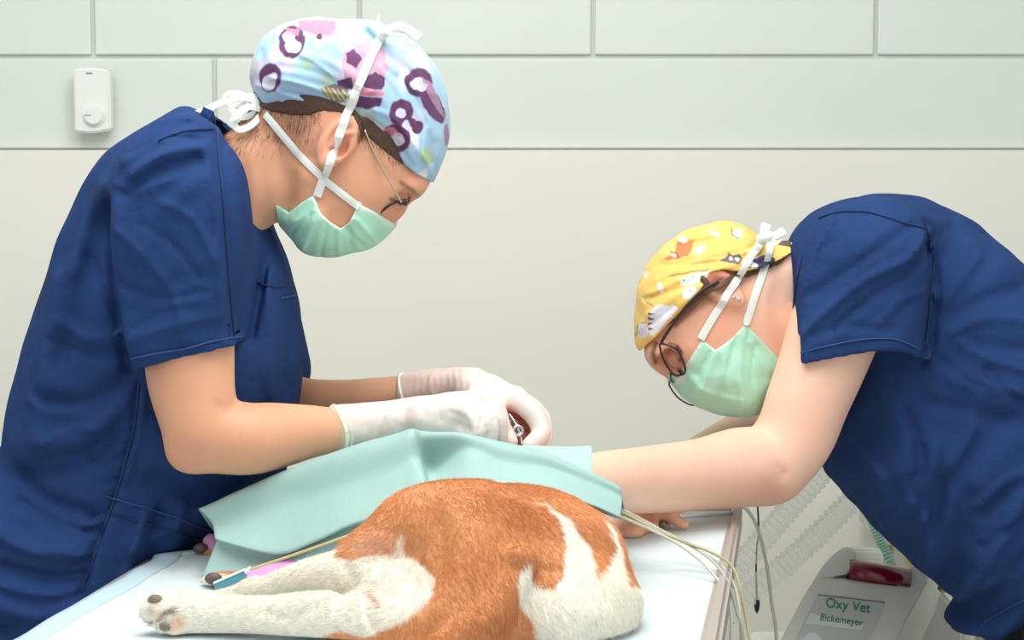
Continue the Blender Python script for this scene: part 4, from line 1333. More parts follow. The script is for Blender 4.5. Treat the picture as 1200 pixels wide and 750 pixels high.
# back of the hand: metacarpals to four knuckles (little finger nearest)
kn_ = [((545, 481, 2.125), .0125), ((552, 474, 2.142), .0135), ((556, 471, 2.160), .0135), ((553, 472, 2.178), .013)]
for (k, r) in kn_:
    FG.chain([W(494, 488, 2.13 + (k[2] - 2.125) * 0.6), W(522, (k[1] + 484) / 2 - 1, (k[2] + 2.14) / 2), W(*k)], [0.017, 0.0145, r], 0.010)
fing = [  # per finger: mcp, pip, dip, tip
    [(545, 482, 2.125), (560, 500, 2.114), (556, 514, 2.118), (546, 522, 2.130)],
    [(552, 475, 2.142), (571, 493, 2.128), (573, 511, 2.128), (566, 522, 2.134)],
    [(556, 471, 2.160), (578, 487, 2.150), (585, 504, 2.150), (586, 518, 2.155)],
    [(553, 472, 2.178), (576, 484, 2.174), (588, 499, 2.172), (592, 513, 2.17)]]
for f_, r in zip(fing, (.0098, .0108, .0112, .0108)):
    FG.chain([W(*q) for q in f_], [r * 1.12, r * 1.05, r * 0.95, r * 0.82], 0.0035, 4)
FG.ell(W(520, 495, 2.15), (0.034, 0.030, 0.021), 0.015)
FG.ell(W(538, 506, 2.150), (0.026, 0.022, 0.018), 0.012)
FG.ell(W(548, 510, 2.138), (0.016, 0.020, 0.018), 0.008)
FG.ell(W(548, 500, 2.130), (0.012, 0.012, 0.012), 0.008)
FG.chain([W(505, 500, 2.165), W(540, 506, 2.185), W(570, 512, 2.182), W(590, 518, 2.176)], [0.017, 0.014, 0.0115, 0.009], 0.006)
FG.folds(2.14, [([(436, 525), (446, 498), (455, 478)], 1.6, 0.0010), ([(424, 528), (432, 500)], 1.4, 0.0008), ([(462, 515), (472, 492)], 1.5, 0.0009), ([(470, 520), (486, 498)], 1.4, -0.0008),
                ([(528, 480), (545, 486), (552, 500)], 3.0, -0.0016), ([(540, 494), (548, 508)], 2.0, -0.0012), ([(560, 476), (564, 484)], 2.0, 0.0012), ([(500, 470), (506, 486), (500, 505)], 2.2, 0.0012), ([(512, 470), (518, 490)], 2.0, -0.001), ([(564, 486), (560, 508)], 1.6, -0.0016), ([(578, 490), (577, 512)], 1.6, -0.0016), ([(548, 505), (562, 503)], 1.5, 0.001), ([(566, 500), (578, 499)], 1.3, 0.0009), ([(450, 478), (462, 500), (470, 520)], 1.5, 0.0009), ([(410, 528), (416, 480)], 1.5, 0.0008)], 0.02, 2.15)
FG.noise(0.0004, 160, 3)
g1 = mk('glove', [FG.mesh(3)], M['latex'], p1, glovecol(470, 120))
cuff = [W(392, 503, 2.12), W(405, 501, 2.125)]


def ring(name, c, ax, r, t, mt, parent, wob=0.0):
    ax = np.array(ax, float); ax /= np.linalg.norm(ax)
    u_ = np.cross(ax, (0, 0, 1)); u_ /= np.linalg.norm(u_); v_ = np.cross(ax, u_)
    pts_ = [c + (u_ * math.cos(a) + v_ * math.sin(a)) * r + ax * wob * math.sin(2 * a + 1) for a in np.linspace(0, 2 * math.pi, 33)]
    tube(name, pts_, t, mt, parent, 8, n=1, caps=False)


ring('cuff_roll', W(396, 503, 2.12), cuff[1] - cuff[0], 0.0268, 0.0028, M['gcuff'], g1, 0.002)
ring('cuff_roll', W(402, 502, 2.123), cuff[1] - cuff[0], 0.0262, 0.0016, M['gcuff'], g1, 0.002)

FG = Field(W(462, 560, 2.20) * [1, 0, 1] + [0, 2.08, 0], W(660, 418, 2.2) * [1, 0, 1] + [0, 2.33, 0], 0.0017)
FG.chain([W(474, 460, 2.262), W(500, 455, 2.255), W(530, 452, 2.25), W(550, 454, 2.245)], [0.0235, 0.0220, 0.0225, 0.0235], 0, 5)
kn_ = [((600, 468, 2.205), .0145), ((603, 468, 2.225), .0145), ((600, 470, 2.245), .014), ((594, 473, 2.262), .013)]
for (k, r) in kn_:
    FG.chain([W(548, 455, 2.23 + (k[2] - 2.205) * 0.5), W(576, 460, (k[2] + 2.235) / 2), W(*k)], [0.0185, 0.0165, r], 0.012)
fing = [  # index nearest the camera
    [(603, 466, 2.205), (627, 487, 2.192), (634, 507, 2.180), (622, 521, 2.166)],
    [(604, 467, 2.225), (631, 488, 2.215), (637, 510, 2.20), (634, 526, 2.19)],
    [(600, 470, 2.245), (622, 489, 2.240), (619, 508, 2.225), (612, 524, 2.215)],
    [(594, 473, 2.262), (612, 490, 2.258), (606, 507, 2.25), (598, 520, 2.24)]]
for f_, r in zip(fing, (.0118, .0120, .0112, .0100)):
    FG.chain([W(*q) for q in f_], [r * 1.15, r * 1.05, r * 0.95, r * 0.85], 0.004, 4)
# thumb, leaving the near side of the palm
FG.chain([W(562, 466, 2.205), W(580, 480, 2.185), W(588, 500, 2.178), W(598, 517, 2.168)], [0.0185, 0.0135, 0.0112, 0.0095], 0.008)
FG.ell(W(590, 484, 2.235), (0.022, 0.026, 0.022), 0.012)
FG.ell(W(606, 508, 2.235), (0.014, 0.018, 0.018), 0.010)
FG.folds(2.22, [([(484 + k * 8, 436 - k * 0.5), (487 + k * 8, 452), (483 + k * 8, 470)], 1.5, 0.0011) for k in range(0, 9)] +
         [([(508, 434), (503, 452), (510, 470)], 2.0, 0.002), ([(586, 478), (592, 492)], 2, -0.0012), ([(576, 470), (584, 480)], 2, 0.001)], 0.02, 2.25)
FG.noise(0.0004, 160, 5)


def g2col(P):
    x, y = proj(P)
    c = glovecol(560, 50)(P)
    # see-through wrist, ribs of latex paler
    g = (sstep(556, 530, x) * sstep(436, 446, y) * 0.45)[:, None]
    c = c * (1 - g) + lin(178, 142, 128) * g
    g = (sstep(2, -1.5, poly_sd(x, y, [(590, 479), (597, 472), (610, 480), (621, 498), (620, 524), (600, 524), (592, 504)])) * sstep(2.188, 2.196, P[:, 1]) * 0.92)[:, None]
    st = (vnoise(P, 160, 77) > 0.1)[:, None]
    return c * (1 - g) + (lin(255, 160, 122) * st + lin(240, 100, 72) * (1 - st)) * g


g2 = mk('glove', [FG.mesh(3)], M['latex'], p1, g2col)
ring('cuff_roll', W(476, 460, 2.262), W(500, 455, 2.255) - W(474, 460, 2.262), 0.0232, 0.0022, M['gcuff'], g2, 0.001)
# steel instrument between the hands
fc = empty('forceps', W(604, 505, 2.19)); props(fc, 'small steel forceps held between the gloved fingertips', 'forceps')
for s in (-1, 1):
    tube('arm', [W(596, 484, 2.20 + s * 0.004), W(606, 500, 2.19 + s * 0.005), W(612, 520, 2.18 + s * 0.002), W(616, 540, 2.165)], 0.0016, M['steel'], fc, 8)
ring('finger_ring', W(607, 505, 2.182), (0.2, -1, 0.2), 0.0056, 0.0022, M['steel'], fc)
ring('finger_ring', W(602, 496, 2.20), (0.5, -1, 0.2), 0.0050, 0.0017, M['steel'], fc)
# ------------------------------------------------------------------ person on the right
D2, H2 = 2.52, 2.45
p2 = empty('person', (float(W(1265, 650, D2)[0]), D2, 0.0))
props(p2, 'person on the right leaning low, yellow cat-patterned cap, dark glasses, navy scrubs, bare arms', 'person')
hn = H2 - 0.068

FH2 = Field(W(738, 510, 2.45) * [1, 0, 1] + [0, 2.27, 0], W(1000, 235, 2.45) * [1, 0, 1] + [0, 2.62, 0], 0.002)
FH2.inflate([(754, 402), (756, 420), (766, 433), (780, 442), (792, 449), (802, 462), (822, 476), (858, 484), (882, 482), (893, 468), (900, 445), (905, 420), (930, 380), (935, 330), (925, 300),
             (880, 278), (845, 270), (800, 286), (768, 312), (752, 345), (748, 385)], H2, 0.075, 0.088)
FH2.inflate([(868, 318), (905, 298), (940, 285), (1010, 300), (1020, 380), (970, 440), (912, 445), (893, 425), (868, 370)], H2, 0.058, 0.058, 0.03)
FH2.chain([W(872, 385, H2 - 0.05), W(888, 430, H2 - 0.04), W(878, 462, H2 - 0.02)], [0.014, 0.015, 0.017], 0.02)
for s in (-1, 1):
    FH2.ell(W(812, 405, H2 + s * 0.045), (0.022, 0.018, 0.022), 0.02)
    FH2.ell(W(772, 412, H2 + s * 0.038), (0.012, 0.022, 0.014), 0.016)
    FH2.ell(W(786, 420, H2 + s * 0.044), (0.018, 0.017, 0.016), 0.012, 's')
    FH2.ell(W(792, 419, H2 + s * 0.039), (0.0118, 0.0118, 0.0118), 0.003)
    eu = np.array([-0.80, 0, 0.60]); ev = np.array([0.60, 0, 0.80]); R = np.stack([eu, np.array([0, 1.0, 0]), ev])
    ec = W(845, 336, H2 + s * 0.079)
    FH2.ell(ec, (0.031, 0.0075, 0.0200), 0.006, 'u', R)
    FH2.ell(ec + np.array([0, s * 0.009, 0]), (0.0215, 0.008, 0.0120), 0.004, 's', R)
    FH2.ell(ec + np.array([0, s * 0.002, 0]) - eu * 0.027, (0.010, 0.006, 0.008), 0.006, 'u', R)
FH2.folds(H2, [([(905, 310), (900, 350), (908, 400)], 9, -0.0015), ([(885, 345), (893, 390), (905, 430)], 8, 0.0015), ([(800, 390), (808, 396), (812, 408)], 3, -0.0006)], 0.04)


def skincol2(P):
    x, y = proj(P)
    n = (0.5 + 0.5 * vnoise(P, 16, 22))[:, None]
    c = lin(250, 206, 182) * (0.6 + 0.4 * n) + lin(236, 178, 150) * 0.4 * (1 - n)
    hd = (sstep(905, 850, x) * sstep(500, 470, y))[:, None]  # head in shadow: its darker, browner tone is painted into the skin colour
    c = c * (1 - hd) + c * np.array([0.92, 0.76, 0.68]) * hd
    near = sstep(H2 + 0.01, H2 - 0.04, P[:, 1]) * (x < 835)
    def put(g, col):
        nonlocal c
        c = c * (1 - g[:, None]) + col * g[:, None]
    put(np.exp(-((x - 836) / 20) ** 2 - ((y - 325) / 13) ** 2) * 0.7, lin(232, 120, 96))
    put(np.exp(-(line_d(x, y, [(768, 425), (765, 413), (769, 402)]) / 3.2) ** 2) * near * 0.85, lin(84, 50, 36))
    put(np.exp(-(line_d(x, y, [(797, 422), (798, 414), (793, 407)]) / 2.4) ** 2) * near * 0.95, lin(34, 22, 24))
    put(np.exp(-((x - 796) / 2.2) ** 2 - ((y - 418) / 2.5) ** 2) * near * 0.7, lin(210, 200, 196))
    put(np.exp(-(line_d(x, y, [(784, 402), (794, 405), (799, 412)]) / 1.2) ** 2) * near * 0.8, lin(110, 62, 46))
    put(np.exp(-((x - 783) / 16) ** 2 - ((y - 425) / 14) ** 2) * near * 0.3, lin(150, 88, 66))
    put(sstep(5, -4, poly_sd(x, y, [(772, 396), (800, 365), (830, 335), (870, 318), (905, 308), (930, 294), (930, 306), (905, 316), (880, 326), (850, 345), (820, 362)])) * 0.6 * (x < 940), lin(120, 76, 54))
    put(np.exp(-((x - 905) / 22) ** 2 - ((y - 575) / 16) ** 2) * 0.4, lin(216, 140, 112))
    put(np.exp(-((x - 918) / 5) ** 2 - ((y - 552) / 4) ** 2) * 0.35, lin(196, 110, 88))
    put(sstep(2, -4, poly_sd(x, y, [(722, 592), (840, 598), (840, 640), (722, 650)])) * (P[:, 2] < W(0, 592, 2.3)[2]) * (P[:, 1] > 2.2) * 0.5, lin(244, 176, 128))
    return c


head2 = FH2.mesh(3)
FA = Field((W(610, 600, 2.15)[0], 2.03, TZ - 0.004), (W(1060, 400, 2.3)[0], 2.75, W(1000, 262, 2.4)[2]), 0.0038)
nearD = [(1010, 300, 2.40, .062), (985, 365, 2.375, .060), (964, 425, 2.37, .0555), (947, 468, 2.365, .0525), (930, 512, 2.36, .0505), (902, 543, 2.35, .0495), (866, 548, 2.33, .0500),
         (820, 556, 2.29, .0440), (762, 562, 2.23, .0405), (712, 564, 2.17, .0355), (668, 566, 2.13, .0300), (640, 566, 2.115, .0260)]
FA.chain([W(a, b2, c) for a, b2, c, r in nearD], [r for *_, r in nearD], 0, 5)
FA.ell(W(908, 562, 2.345), (0.026, 0.028, 0.024), 0.02)
farD = [(1000, 330, 2.64, .055), (960, 410, 2.66, .050), (905, 500, 2.64, .043), (868, 518, 2.60, .041), (820, 545, 2.52, .037), (770, 580, 2.42, .029), (738, 597, 2.35, .022)]
FA.chain([W(a, b2, c) for a, b2, c, r in farD], [r for *_, r in farD], 0, 4)
FA.chain([W(1010, 300, 2.40), W(1015, 300, 2.52), W(1000, 330, 2.64)], [0.06, 0.065, 0.055], 0.02)
# near hand reaching under the drape: palm and fingers
for k, (dx, dd) in enumerate([(0, 2.09), (0, 2.105), (0, 2.12), (0, 2.135)]):
    FA.chain([W(640, 566, 2.115), W(615, 570, dd), W(596, 578, dd), W(584, 588, dd)], [0.017, 0.0105, 0.009, 0.008], 0.004, 3)
# far hand resting on the pad, fingers bent back to the right
FA.ell(W(744, 613, 2.275), (0.030, 0.030, 0.017), 0.008)
FA.ell(W(738, 622, 2.24), (0.020, 0.022, 0.013), 0.010)
for q in ([(752, 606, 2.28), (772, 598, 2.275), (783, 603, 2.27), (794, 611, 2.265), (803, 615, 2.262)],
          [(748, 603, 2.30), (768, 596, 2.30), (778, 604, 2.295), (782, 611, 2.29)],
          [(744, 603, 2.32), (762, 597, 2.32), (772, 604, 2.315), (775, 610, 2.31)]):
    FA.chain([W(*p) for p in q], list(np.linspace(0.0115, 0.0068, len(q))), 0.003, 4)
FA.chain([W(735, 612, 2.275), W(722, 626, 2.245), W(716, 634, 2.225)], [0.016, 0.015, 0.012], 0.006)
FA.chain([W(738, 618, 2.27), W(752, 621, 2.26), W(766, 617, 2.255)], [0.012, 0.010, 0.008], 0.006)
FA.folds(2.30, [([(780, 598), (778, 612)], 1.6, -0.003), ([(912, 547), (920, 552), (916, 560)], 4, -0.0025), ([(884, 486), (900, 498)], 4, -0.002)], 0.02, 2.33)
arm2 = FA.mesh(3)
body2 = mk('body', [head2, arm2], M['skin'], p2, skincol2)

# --- hair strand, tucked behind the ear
FX = Field(FH2.lo, W(1000, 235, 2.45) * [1, 0, 1] + [0, 2.62, 0], 0.002)
FX.f = FH2.f - 0.0022
FX.prism([(760, 300), (780, 384), (786, 380), (802, 366), (818, 353), (832, 342), (832, 334), (828, 326), (822, 320)], hn)
ha = FX.mesh(1)
FX.f = FH2.f - 0.0022
FX.prism([(862, 290), (862, 322), (874, 325), (890, 319), (915, 309), (930, 296), (935, 280)], H2 - 0.06)
hb = FX.mesh(1)
hair2 = mk('hair', [ha, hb], M['hair'], body2, lambda P: np.repeat(lin(104, 74, 56)[None], len(P), 0) * (0.8 + 0.3 * (vnoise(P, 60, 2) + 1) / 2)[:, None])
tb2 = bvh(body2)
for k, off in enumerate((0, 3, 6)):
    pts_ = [on(tb2, x_, y_ + off * 0.7, 0.0016 + 0.0006 * k, 2.38)[0] for x_, y_ in [(792, 378), (800, 368), (810, 358), (822, 346), (838, 334), (852, 326), (866, 320), (876, 314)]]
    tube('strand', pts_, 0.0028, M['hairs'], hair2, 8, radf=lambda t: 0.0006 + 0.0016 * math.sin(math.pi * min(1, t * 0.9 + 0.08)))

# --- cap
FX.f = np.full_like(FX.f, 0.3)
capo = [(743, 372), (747, 336), (762, 304), (786, 282), (812, 267), (842, 259), (868, 262), (886, 272), (905, 284), (932, 286), (936, 300), (915, 330), (880, 360), (830, 390), (790, 400), (764, 418), (752, 418), (744, 400)]
FX.inflate(capo, H2, 0.089, 0.09)
FX.folds(hn, [([(762, 345), (800, 325), (850, 312), (900, 300)], 3, 0.0026), ([(758, 352), (800, 336), (845, 322)], 3, -0.0024), ([(785, 300), (830, 298), (880, 286)], 3.5, 0.0024), ([(780, 312), (830, 308), (890, 296)], 3, -0.0022),
              ([(800, 280), (845, 274), (885, 280)], 4, 0.002), ([(795, 290), (840, 284), (880, 290)], 3, -0.002), ([(760, 370), (785, 350), (815, 332)], 3, 0.002), ([(765, 380), (790, 358)], 2.5, -0.0018),
              ([(755, 330), (775, 310)], 4, -0.002), ([(860, 300), (900, 290), (930, 292)], 2.5, 0.0022), ([(770, 330), (810, 308), (850, 303)], 2.2, 0.0018), ([(792, 275), (820, 284), (870, 268)], 2.2, -0.0016), ([(810, 318), (850, 306), (890, 302)], 2.0, 0.0016), ([(750, 390), (762, 370)], 4, 0.0016)], 0.03, H2)
FX.noise(0.0009, 80, 18)
FX.prism([(735, 380), (741, 412), (750, 420), (758, 409), (770, 394), (788, 374), (804, 357), (818, 341), (826, 329), (832, 318), (846, 315), (868, 318), (890, 314), (914, 306), (940, 293), (950, 240), (735, 240)], hn)


def capcol2(P):
    x, y = proj(P)
    xw = x + 0.8 * vnoise(P, 260, 41); yw = y + 0.8 * vnoise(P, 260, 42)
    c = np.repeat(lin(240, 200, 108)[None], len(P), 0)
    def put(g, col, a=1.0):
        nonlocal c
        g = (np.clip(g, 0, 1) * a)[:, None]
        c = c * (1 - g) + col * g
    E = lambda cx_, cy_, rx, ry, an=0: sstep(0.1, -0.1, ell_(xw, yw, cx_, cy_, rx, ry, an))
    Pg = lambda pl: sstep(0.7, -0.7, poly_sd(xw, yw, pl))
    L = lambda pl, w_: np.exp(-(line_d(xw, yw, pl) / w_) ** 2)
    NAV, WHI, ORA, GR = lin(74, 70, 104), lin(236, 236, 232), lin(206, 126, 78), lin(170, 160, 150)
    put(sstep(0.5, 1.0, vnoise(P, 60, 8)), lin(246, 216, 140), 0.6)
    # ginger cat
    put(Pg([(776, 305), (790, 296), (794, 283), (806, 282), (814, 281), (812, 290), (806, 300), (796, 302), (786, 305)]), ORA)
    put(E(800, 281, 5, 4), WHI); put(E(790, 299, 3.5, 3), lin(240, 190, 170)); put(L([(786, 295), (793, 297), (795, 301)], 0.8), lin(120, 66, 48))
    # white fish
    put(E(820, 292, 7, 3.8, -0.5), WHI); put(E(774, 337, 3, 7, -0.3), WHI, 0.8); put(E(757, 322, 3, 4), WHI, 0.8); put(E(838, 274, 6, 3, 0.3), WHI, 0.7)
    # grey cat
    put(Pg([(843, 305), (852, 300), (853, 295), (858, 299), (866, 297), (871, 302), (868, 309), (858, 309), (850, 307)]), NAV, 0.85)
    put(E(857, 303, 2.6, 2), WHI, .8); put(E(864, 304, 2.6, 2.2), WHI, .8)
    # navy cat with a white belly behind the ties
    put(Pg([(878, 306), (888, 300), (900, 298), (908, 302), (907, 310), (895, 315), (876, 314)]), NAV)
    put(E(881, 310, 7.5, 3.6, 0.2), WHI)
    # striped cat standing
    put(Pg([(764, 362), (772, 357), (792, 358), (795, 362), (784, 374), (774, 386), (764, 394), (759, 388), (759, 374)]), lin(226, 226, 236))
    for k in range(4):
        put(Pg([(759, 366 + 6 * k), (767, 368 + 5.6 * k), (759, 370 + 6 * k)]), NAV)
    put(L([(754, 348), (760, 356), (766, 358)], 1.0) * (np.sin((x + y) * 1.8) > -0.2), lin(120, 100, 110))
    put(Pg([(746, 392), (750, 379), (756, 378), (760, 386), (758, 394), (751, 397)]), lin(226, 226, 236))
    put(L([(748, 380), (747, 388), (745, 394)], 0.8) + L([(751, 378), (756, 378)], 0.8), NAV, 0.8)
    # tabby near the knot
    put(Pg([(858, 272), (864, 267), (870, 270), (868, 277), (872, 280), (860, 279)]), lin(222, 222, 232)); put(L([(857, 268), (859, 276), (866, 280)], 0.9), NAV, .8)
    # long white cat above the ear
    put(Pg([(796, 326), (812, 321), (832, 317), (828, 326), (816, 332), (798, 336)]), WHI); put(E(808, 343, 10, 6.5, -0.6), WHI)
    put(L([(786, 323), (808, 319), (830, 316)], 0.9), lin(120, 80, 56), 0.8); put(E(809, 340, 0.9, 0.9), NAV); put(E(802, 328, 0.9, 0.9), NAV)
    put(E(748, 328, 2.4, 9, 0.25), NAV, 0.9)
    put(E(930, 284, 8, 2.5), lin(232, 150, 70), .9)
    return c


cap2 = mk('surgical_cap', [subdiv(FX.mesh(2))], M['cap'], p2, capcol2)

# --- mask
FX.f = np.full_like(FX.f, 0.3)
FX.inflate([(790, 436), (796, 452), (806, 466), (828, 476), (852, 482), (874, 487), (888, 482), (898, 468), (906, 450), (912, 425), (905, 395), (875, 370), (835, 372), (806, 395)], H2, 0.073, 0.075)
FX.mix((slice(None),) * 3, FH2.f - 0.0022, 0.012)
FX.folds(hn, [([(840, 410), (828, 440), (818, 468)], 3.5, 0.003), ([(832, 412), (818, 440)], 3, -0.0022), ([(873, 380), (866, 430), (872, 482)], 4, 0.003), ([(862, 395), (850, 440), (838, 478)], 3, -0.0024),
              ([(878, 400), (895, 430), (902, 450)], 3, 0.002), ([(846, 412), (850, 450)], 4, 0.0018), ([(885, 405), (880, 440), (885, 478)], 3, -0.002), ([(808, 440), (830, 462), (870, 470)], 4, 0.0018)], 0.03, H2)
FX.noise(0.0007, 90, 24)
FX.prism([(786, 440), (797, 447), (806, 425), (822, 396), (838, 410), (856, 397), (873, 379), (890, 396), (905, 412), (918, 425), (915, 500), (790, 500)], hn)
mask2 = mk('face_mask', [FX.mesh(2)], M['mask'], p2, maskcol(H2, [(822, 396), (838, 410), (856, 397), (873, 379)], [(797, 447), (806, 425), (822, 396)]))
t2 = bvh(cap2, mask2, body2)
drape_line('tie', t2, [(821, 397), (834, 374), (848, 352), (862, 330), (876, 306), (892, 284)], 0.0098, M['tie'], mask2, lift=0.002, D=2.36)
drape_line('tie', t2, [(873, 381), (880, 360), (888, 336), (896, 312), (903, 284)], 0.0098, M['tie'], mask2, lift=0.002, D=2.36)
tube('knot', [W(891, 282, 2.372), W(898, 277, 2.366), W(906, 281, 2.372)], 0.0075, M['tie'], mask2, 10)
ribbon('bow', [W(896, 278, 2.366), W(896, 270, 2.364), W(898, 262, 2.366)], [(0, -1, .2)] * 3, 0.012, M['tie'], mask2)
ribbon('bow', [W(900, 279, 2.366), W(909, 276, 2.364), W(919, 270, 2.37)], [(0, -1, .4)] * 3, 0.010, M['tie'], mask2)
ribbon('bow', [W(898, 280, 2.366), W(906, 285, 2.362), W(913, 279, 2.366), W(904, 276, 2.366)], [(0, -1, .4)] * 4, 0.008, M['tie'], mask2)

# --- earring
er = empty('earring', W(862, 350, H2 - 0.085)); er.parent = body2; er.matrix_parent_inverse = body2.matrix_world.inverted()
for a, b2 in ((860, 349), (866, 351)):
    bm = bmesh.new(); bmesh.ops.create_uvsphere(bm, u_segments=12, v_segments=8, radius=0.0024)
    bmesh.ops.translate(bm, vec=V(on(t2, a, b2, 0.0012, 2.36)[0]), verts=bm.verts)
    me = bpy.data.meshes.new('bead'); bm.to_mesh(me); bm.free(); link('bead', me, M['steel'], er)

# --- glasses
g2_ = empty('glasses', W(790, 425, H2 - 0.06)); g2_.parent = p2; g2_.matrix_parent_inverse = p2.matrix_world.inverted()


def pring(name, pts_, r, mt, parent):
    q = closed([W(*p) for p in pts_], 5)
    tube(name, list(q) + [q[0]], r, mt, parent, 8, n=1, caps=False)
    vs = [q.mean(0)] + list(q)
    pymesh('lens', vs, [(0, 1 + k, 1 + (k + 1) % len(q)) for k in range(len(q))], M['lens'], parent)


pring('rim', [(774, 403, 2.372), (784, 405, 2.366), (794, 411, 2.366), (801, 424, 2.372), (803, 435, 2.38), (799, 439, 2.386), (790, 439, 2.388), (783, 431, 2.384), (777, 420, 2.378), (774, 410, 2.374)], 0.0014, M['dark'], g2_)
pring('rim', [(784, 449, 2.425), (788, 458, 2.43), (797, 468, 2.44), (812, 475, 2.455), (820, 468, 2.47), (812, 452, 2.475), (800, 446, 2.46), (791, 443, 2.44)], 0.0011, M['dark'], g2_)
tube('bridge', [W(786, 438, 2.388), W(786, 445, 2.405), W(789, 448, 2.425)], 0.0015, M['dark'], g2_, 8)
tube('temple', [W(775, 402, 2.372), W(778, 396, 2.37), W(790, 378, 2.365), W(806, 357, 2.362), W(826, 338, 2.362), W(842, 330, 2.365)], 0.0021, M['dark'], g2_, 8)
tube('temple', [W(812, 452, 2.475), W(812, 420, 2.53), W(835, 360, 2.545)], 0.0016, M['dark'], g2_, 8)
tube('nose_pad', [W(795, 433, 2.388), W(799, 437, 2.39)], 0.0028, M['dark'], g2_, 8)

# --- scrub top
FT = Field((W(900, 500, 2.6)[0], 2.22, W(1000, 840, 2.3)[2]), (W(1400, 500, 2.6)[0], 2.80, W(1000, 215, 2.4)[2]), 0.0036)
tors = [(925, 305), (936, 272), (958, 249), (988, 235), (1022, 228), (1055, 229), (1092, 237), (1130, 256), (1168, 287), (1208, 324), (1260, 372), (1320, 445), (1365, 545), (1372, 640), (1340, 700),
        (1280, 700), (1220, 706), (1178, 730), (1150, 749), (1140, 742), (1127, 738), (1114, 734), (1112, 728), (1124, 712), (1127, 700), (1108, 690), (1090, 676), (1068, 656), (1044, 636), (1020, 612), (990, 580), (966, 545), (968, 500), (960, 430), (935, 380)]
FT.inflate(tors, D2, 0.165, 0.15, p=2.4, Hb=0.17)
FOLD2 = [
    ([(1086, 268), (1060, 300), (1010, 325), (960, 365), (925, 405)], 5, 0.0048), ([(1086, 285), (1062, 318), (1020, 345), (975, 380)], 5, -0.0042), ([(1070, 262), (1010, 300), (950, 345)], 6, -0.003),
    ([(965, 255), (945, 285), (932, 330)], 4, -0.004), ([(978, 256), (955, 290), (940, 335), (930, 370)], 4, 0.004), ([(1000, 255), (970, 290)], 5, -0.003),
    ([(1088, 265), (1094, 330), (1088, 400), (1080, 425)], 5, -0.009), ([(1130, 258), (1108, 275), (1092, 290)], 5, -0.004), ([(1120, 262), (1100, 290)], 5, 0.003),
    ([(1150, 300), (1120, 330), (1100, 350)], 7, 0.003), ([(1200, 340), (1150, 350), (1105, 372)], 8, -0.003), ([(1200, 375), (1150, 372), (1110, 388)], 6, 0.003), ([(1200, 410), (1140, 400)], 8, -0.003),
    ([(1195, 460), (1150, 450), (1110, 440)], 10, 0.004), ([(1200, 500), (1130, 480), (1080, 470)], 10, -0.004),
    ([(1040, 640), (1060, 600), (1080, 560), (1090, 520)], 9, 0.006), ([(1075, 655), (1095, 610), (1100, 560)], 9, -0.007), ([(1000, 590), (1010, 540), (1030, 490)], 12, -0.003),
    ([(1105, 690), (1090, 650), (1084, 610)], 9, 0.006), ([(1130, 700), (1125, 640), (1130, 580)], 12, -0.006), ([(1130, 720), (1150, 670), (1180, 600), (1200, 560)], 10, 0.008), ([(1122, 735), (1132, 700), (1140, 670)], 5, -0.005),
    ([(1148, 745), (1165, 700), (1200, 650)], 8, -0.007), ([(1150, 600), (1180, 570), (1210, 560)], 6, -0.004), ([(1140, 590), (1170, 560), (1200, 545)], 5, 0.004), ([(1160, 690), (1190, 670), (1210, 640)], 8, 0.005),
    ([(1110, 540), (1135, 500), (1140, 460)], 5, 0.004), ([(1150, 430), (1175, 460), (1200, 470)], 5, -0.004), ([(1100, 420), (1120, 440), (1150, 452)], 4, -0.0035), ([(1120, 400), (1150, 418), (1195, 432)], 4, 0.0035),
    ([(990, 270), (1000, 300), (990, 330)], 4, 0.0025), ([(950, 390), (990, 380), (1040, 385)], 4, -0.0025), ([(1020, 380), (1050, 350), (1080, 340)], 4, 0.003), ([(1000, 520), (1030, 560), (1040, 600)], 6, 0.004),
    ([(1060, 480), (1075, 530), (1070, 580)], 6, -0.005), ([(1150, 640), (1170, 620), (1200, 600)], 5, -0.005), ([(1120, 560), (1160, 500), (1200, 480)], 12, -0.004), ([(1050, 560), (1060, 520), (1050, 480)], 14, 0.003),
]
FOLD2 = [(a_, b_, c_ * (1.5 if b_ > 5.5 else 1.2)) for a_, b_, c_ in FOLD2]
FT.folds(2.38, FOLD2, 0.05, 2.48)
FT.noise(0.0016, 30, 34); FT.noise(0.0009, 75, 35)
slv = [(926, 310), (936, 278), (958, 252), (990, 238), (1030, 232), (1066, 242), (1088, 268), (1092, 300), (1090, 345), (1084, 390), (1078, 450), (880, 480), (902, 430), (916, 385), (920, 345)]
S = Field.__new__(Field); S.res, S.lo, S.x, S.y, S.z = FT.res, FT.lo, FT.x, FT.y, FT.z
S.f = np.full_like(FT.f, 0.3)
S.inflate(slv, 2.385, 0.088, 0.075, p=2.3)
px_, py_, _ = S.px2(2.34)
hemA = np.interp(px_, [880, 905, 940, 980, 1018, 1050, 1080], [446, 436, 424, 415, 408, 410, 422])
hemB = np.interp(px_, [880, 905, 940, 980, 1018, 1050, 1080], [440, 434, 428, 424, 426, 432, 428])
near = sstep(2.34, 2.40, S.y.astype(float))[None, :, None]
hem_ = hemA[:, None, :] * (1 - near) + hemB[:, None, :] * near
S.folds(2.33, FOLD2, 0.05, 2.43)
S.noise(0.0016, 30, 34); S.noise(0.0009, 75, 35)
cav = np.maximum(S.f + 0.0065, ((hem_ - 30 - py_[:, None, :]) * 2.34 / FPX).astype(np.float32))
S.f = np.maximum(S.f, ((py_[:, None, :] - hem_) * 2.34 / FPX).astype(np.float32))
S.f = np.maximum(S.f, -cav)
del cav
up = sstep(330, 250, S.px2(2.36)[1])[:, None, :].astype(np.float32)
kk = 0.004 + 0.05 * up
h = np.maximum(kk - np.abs(FT.f - S.f), 0) / kk
FT.f = np.minimum(FT.f, S.f) - h * h * kk * 0.25
del S, h, up, hem_
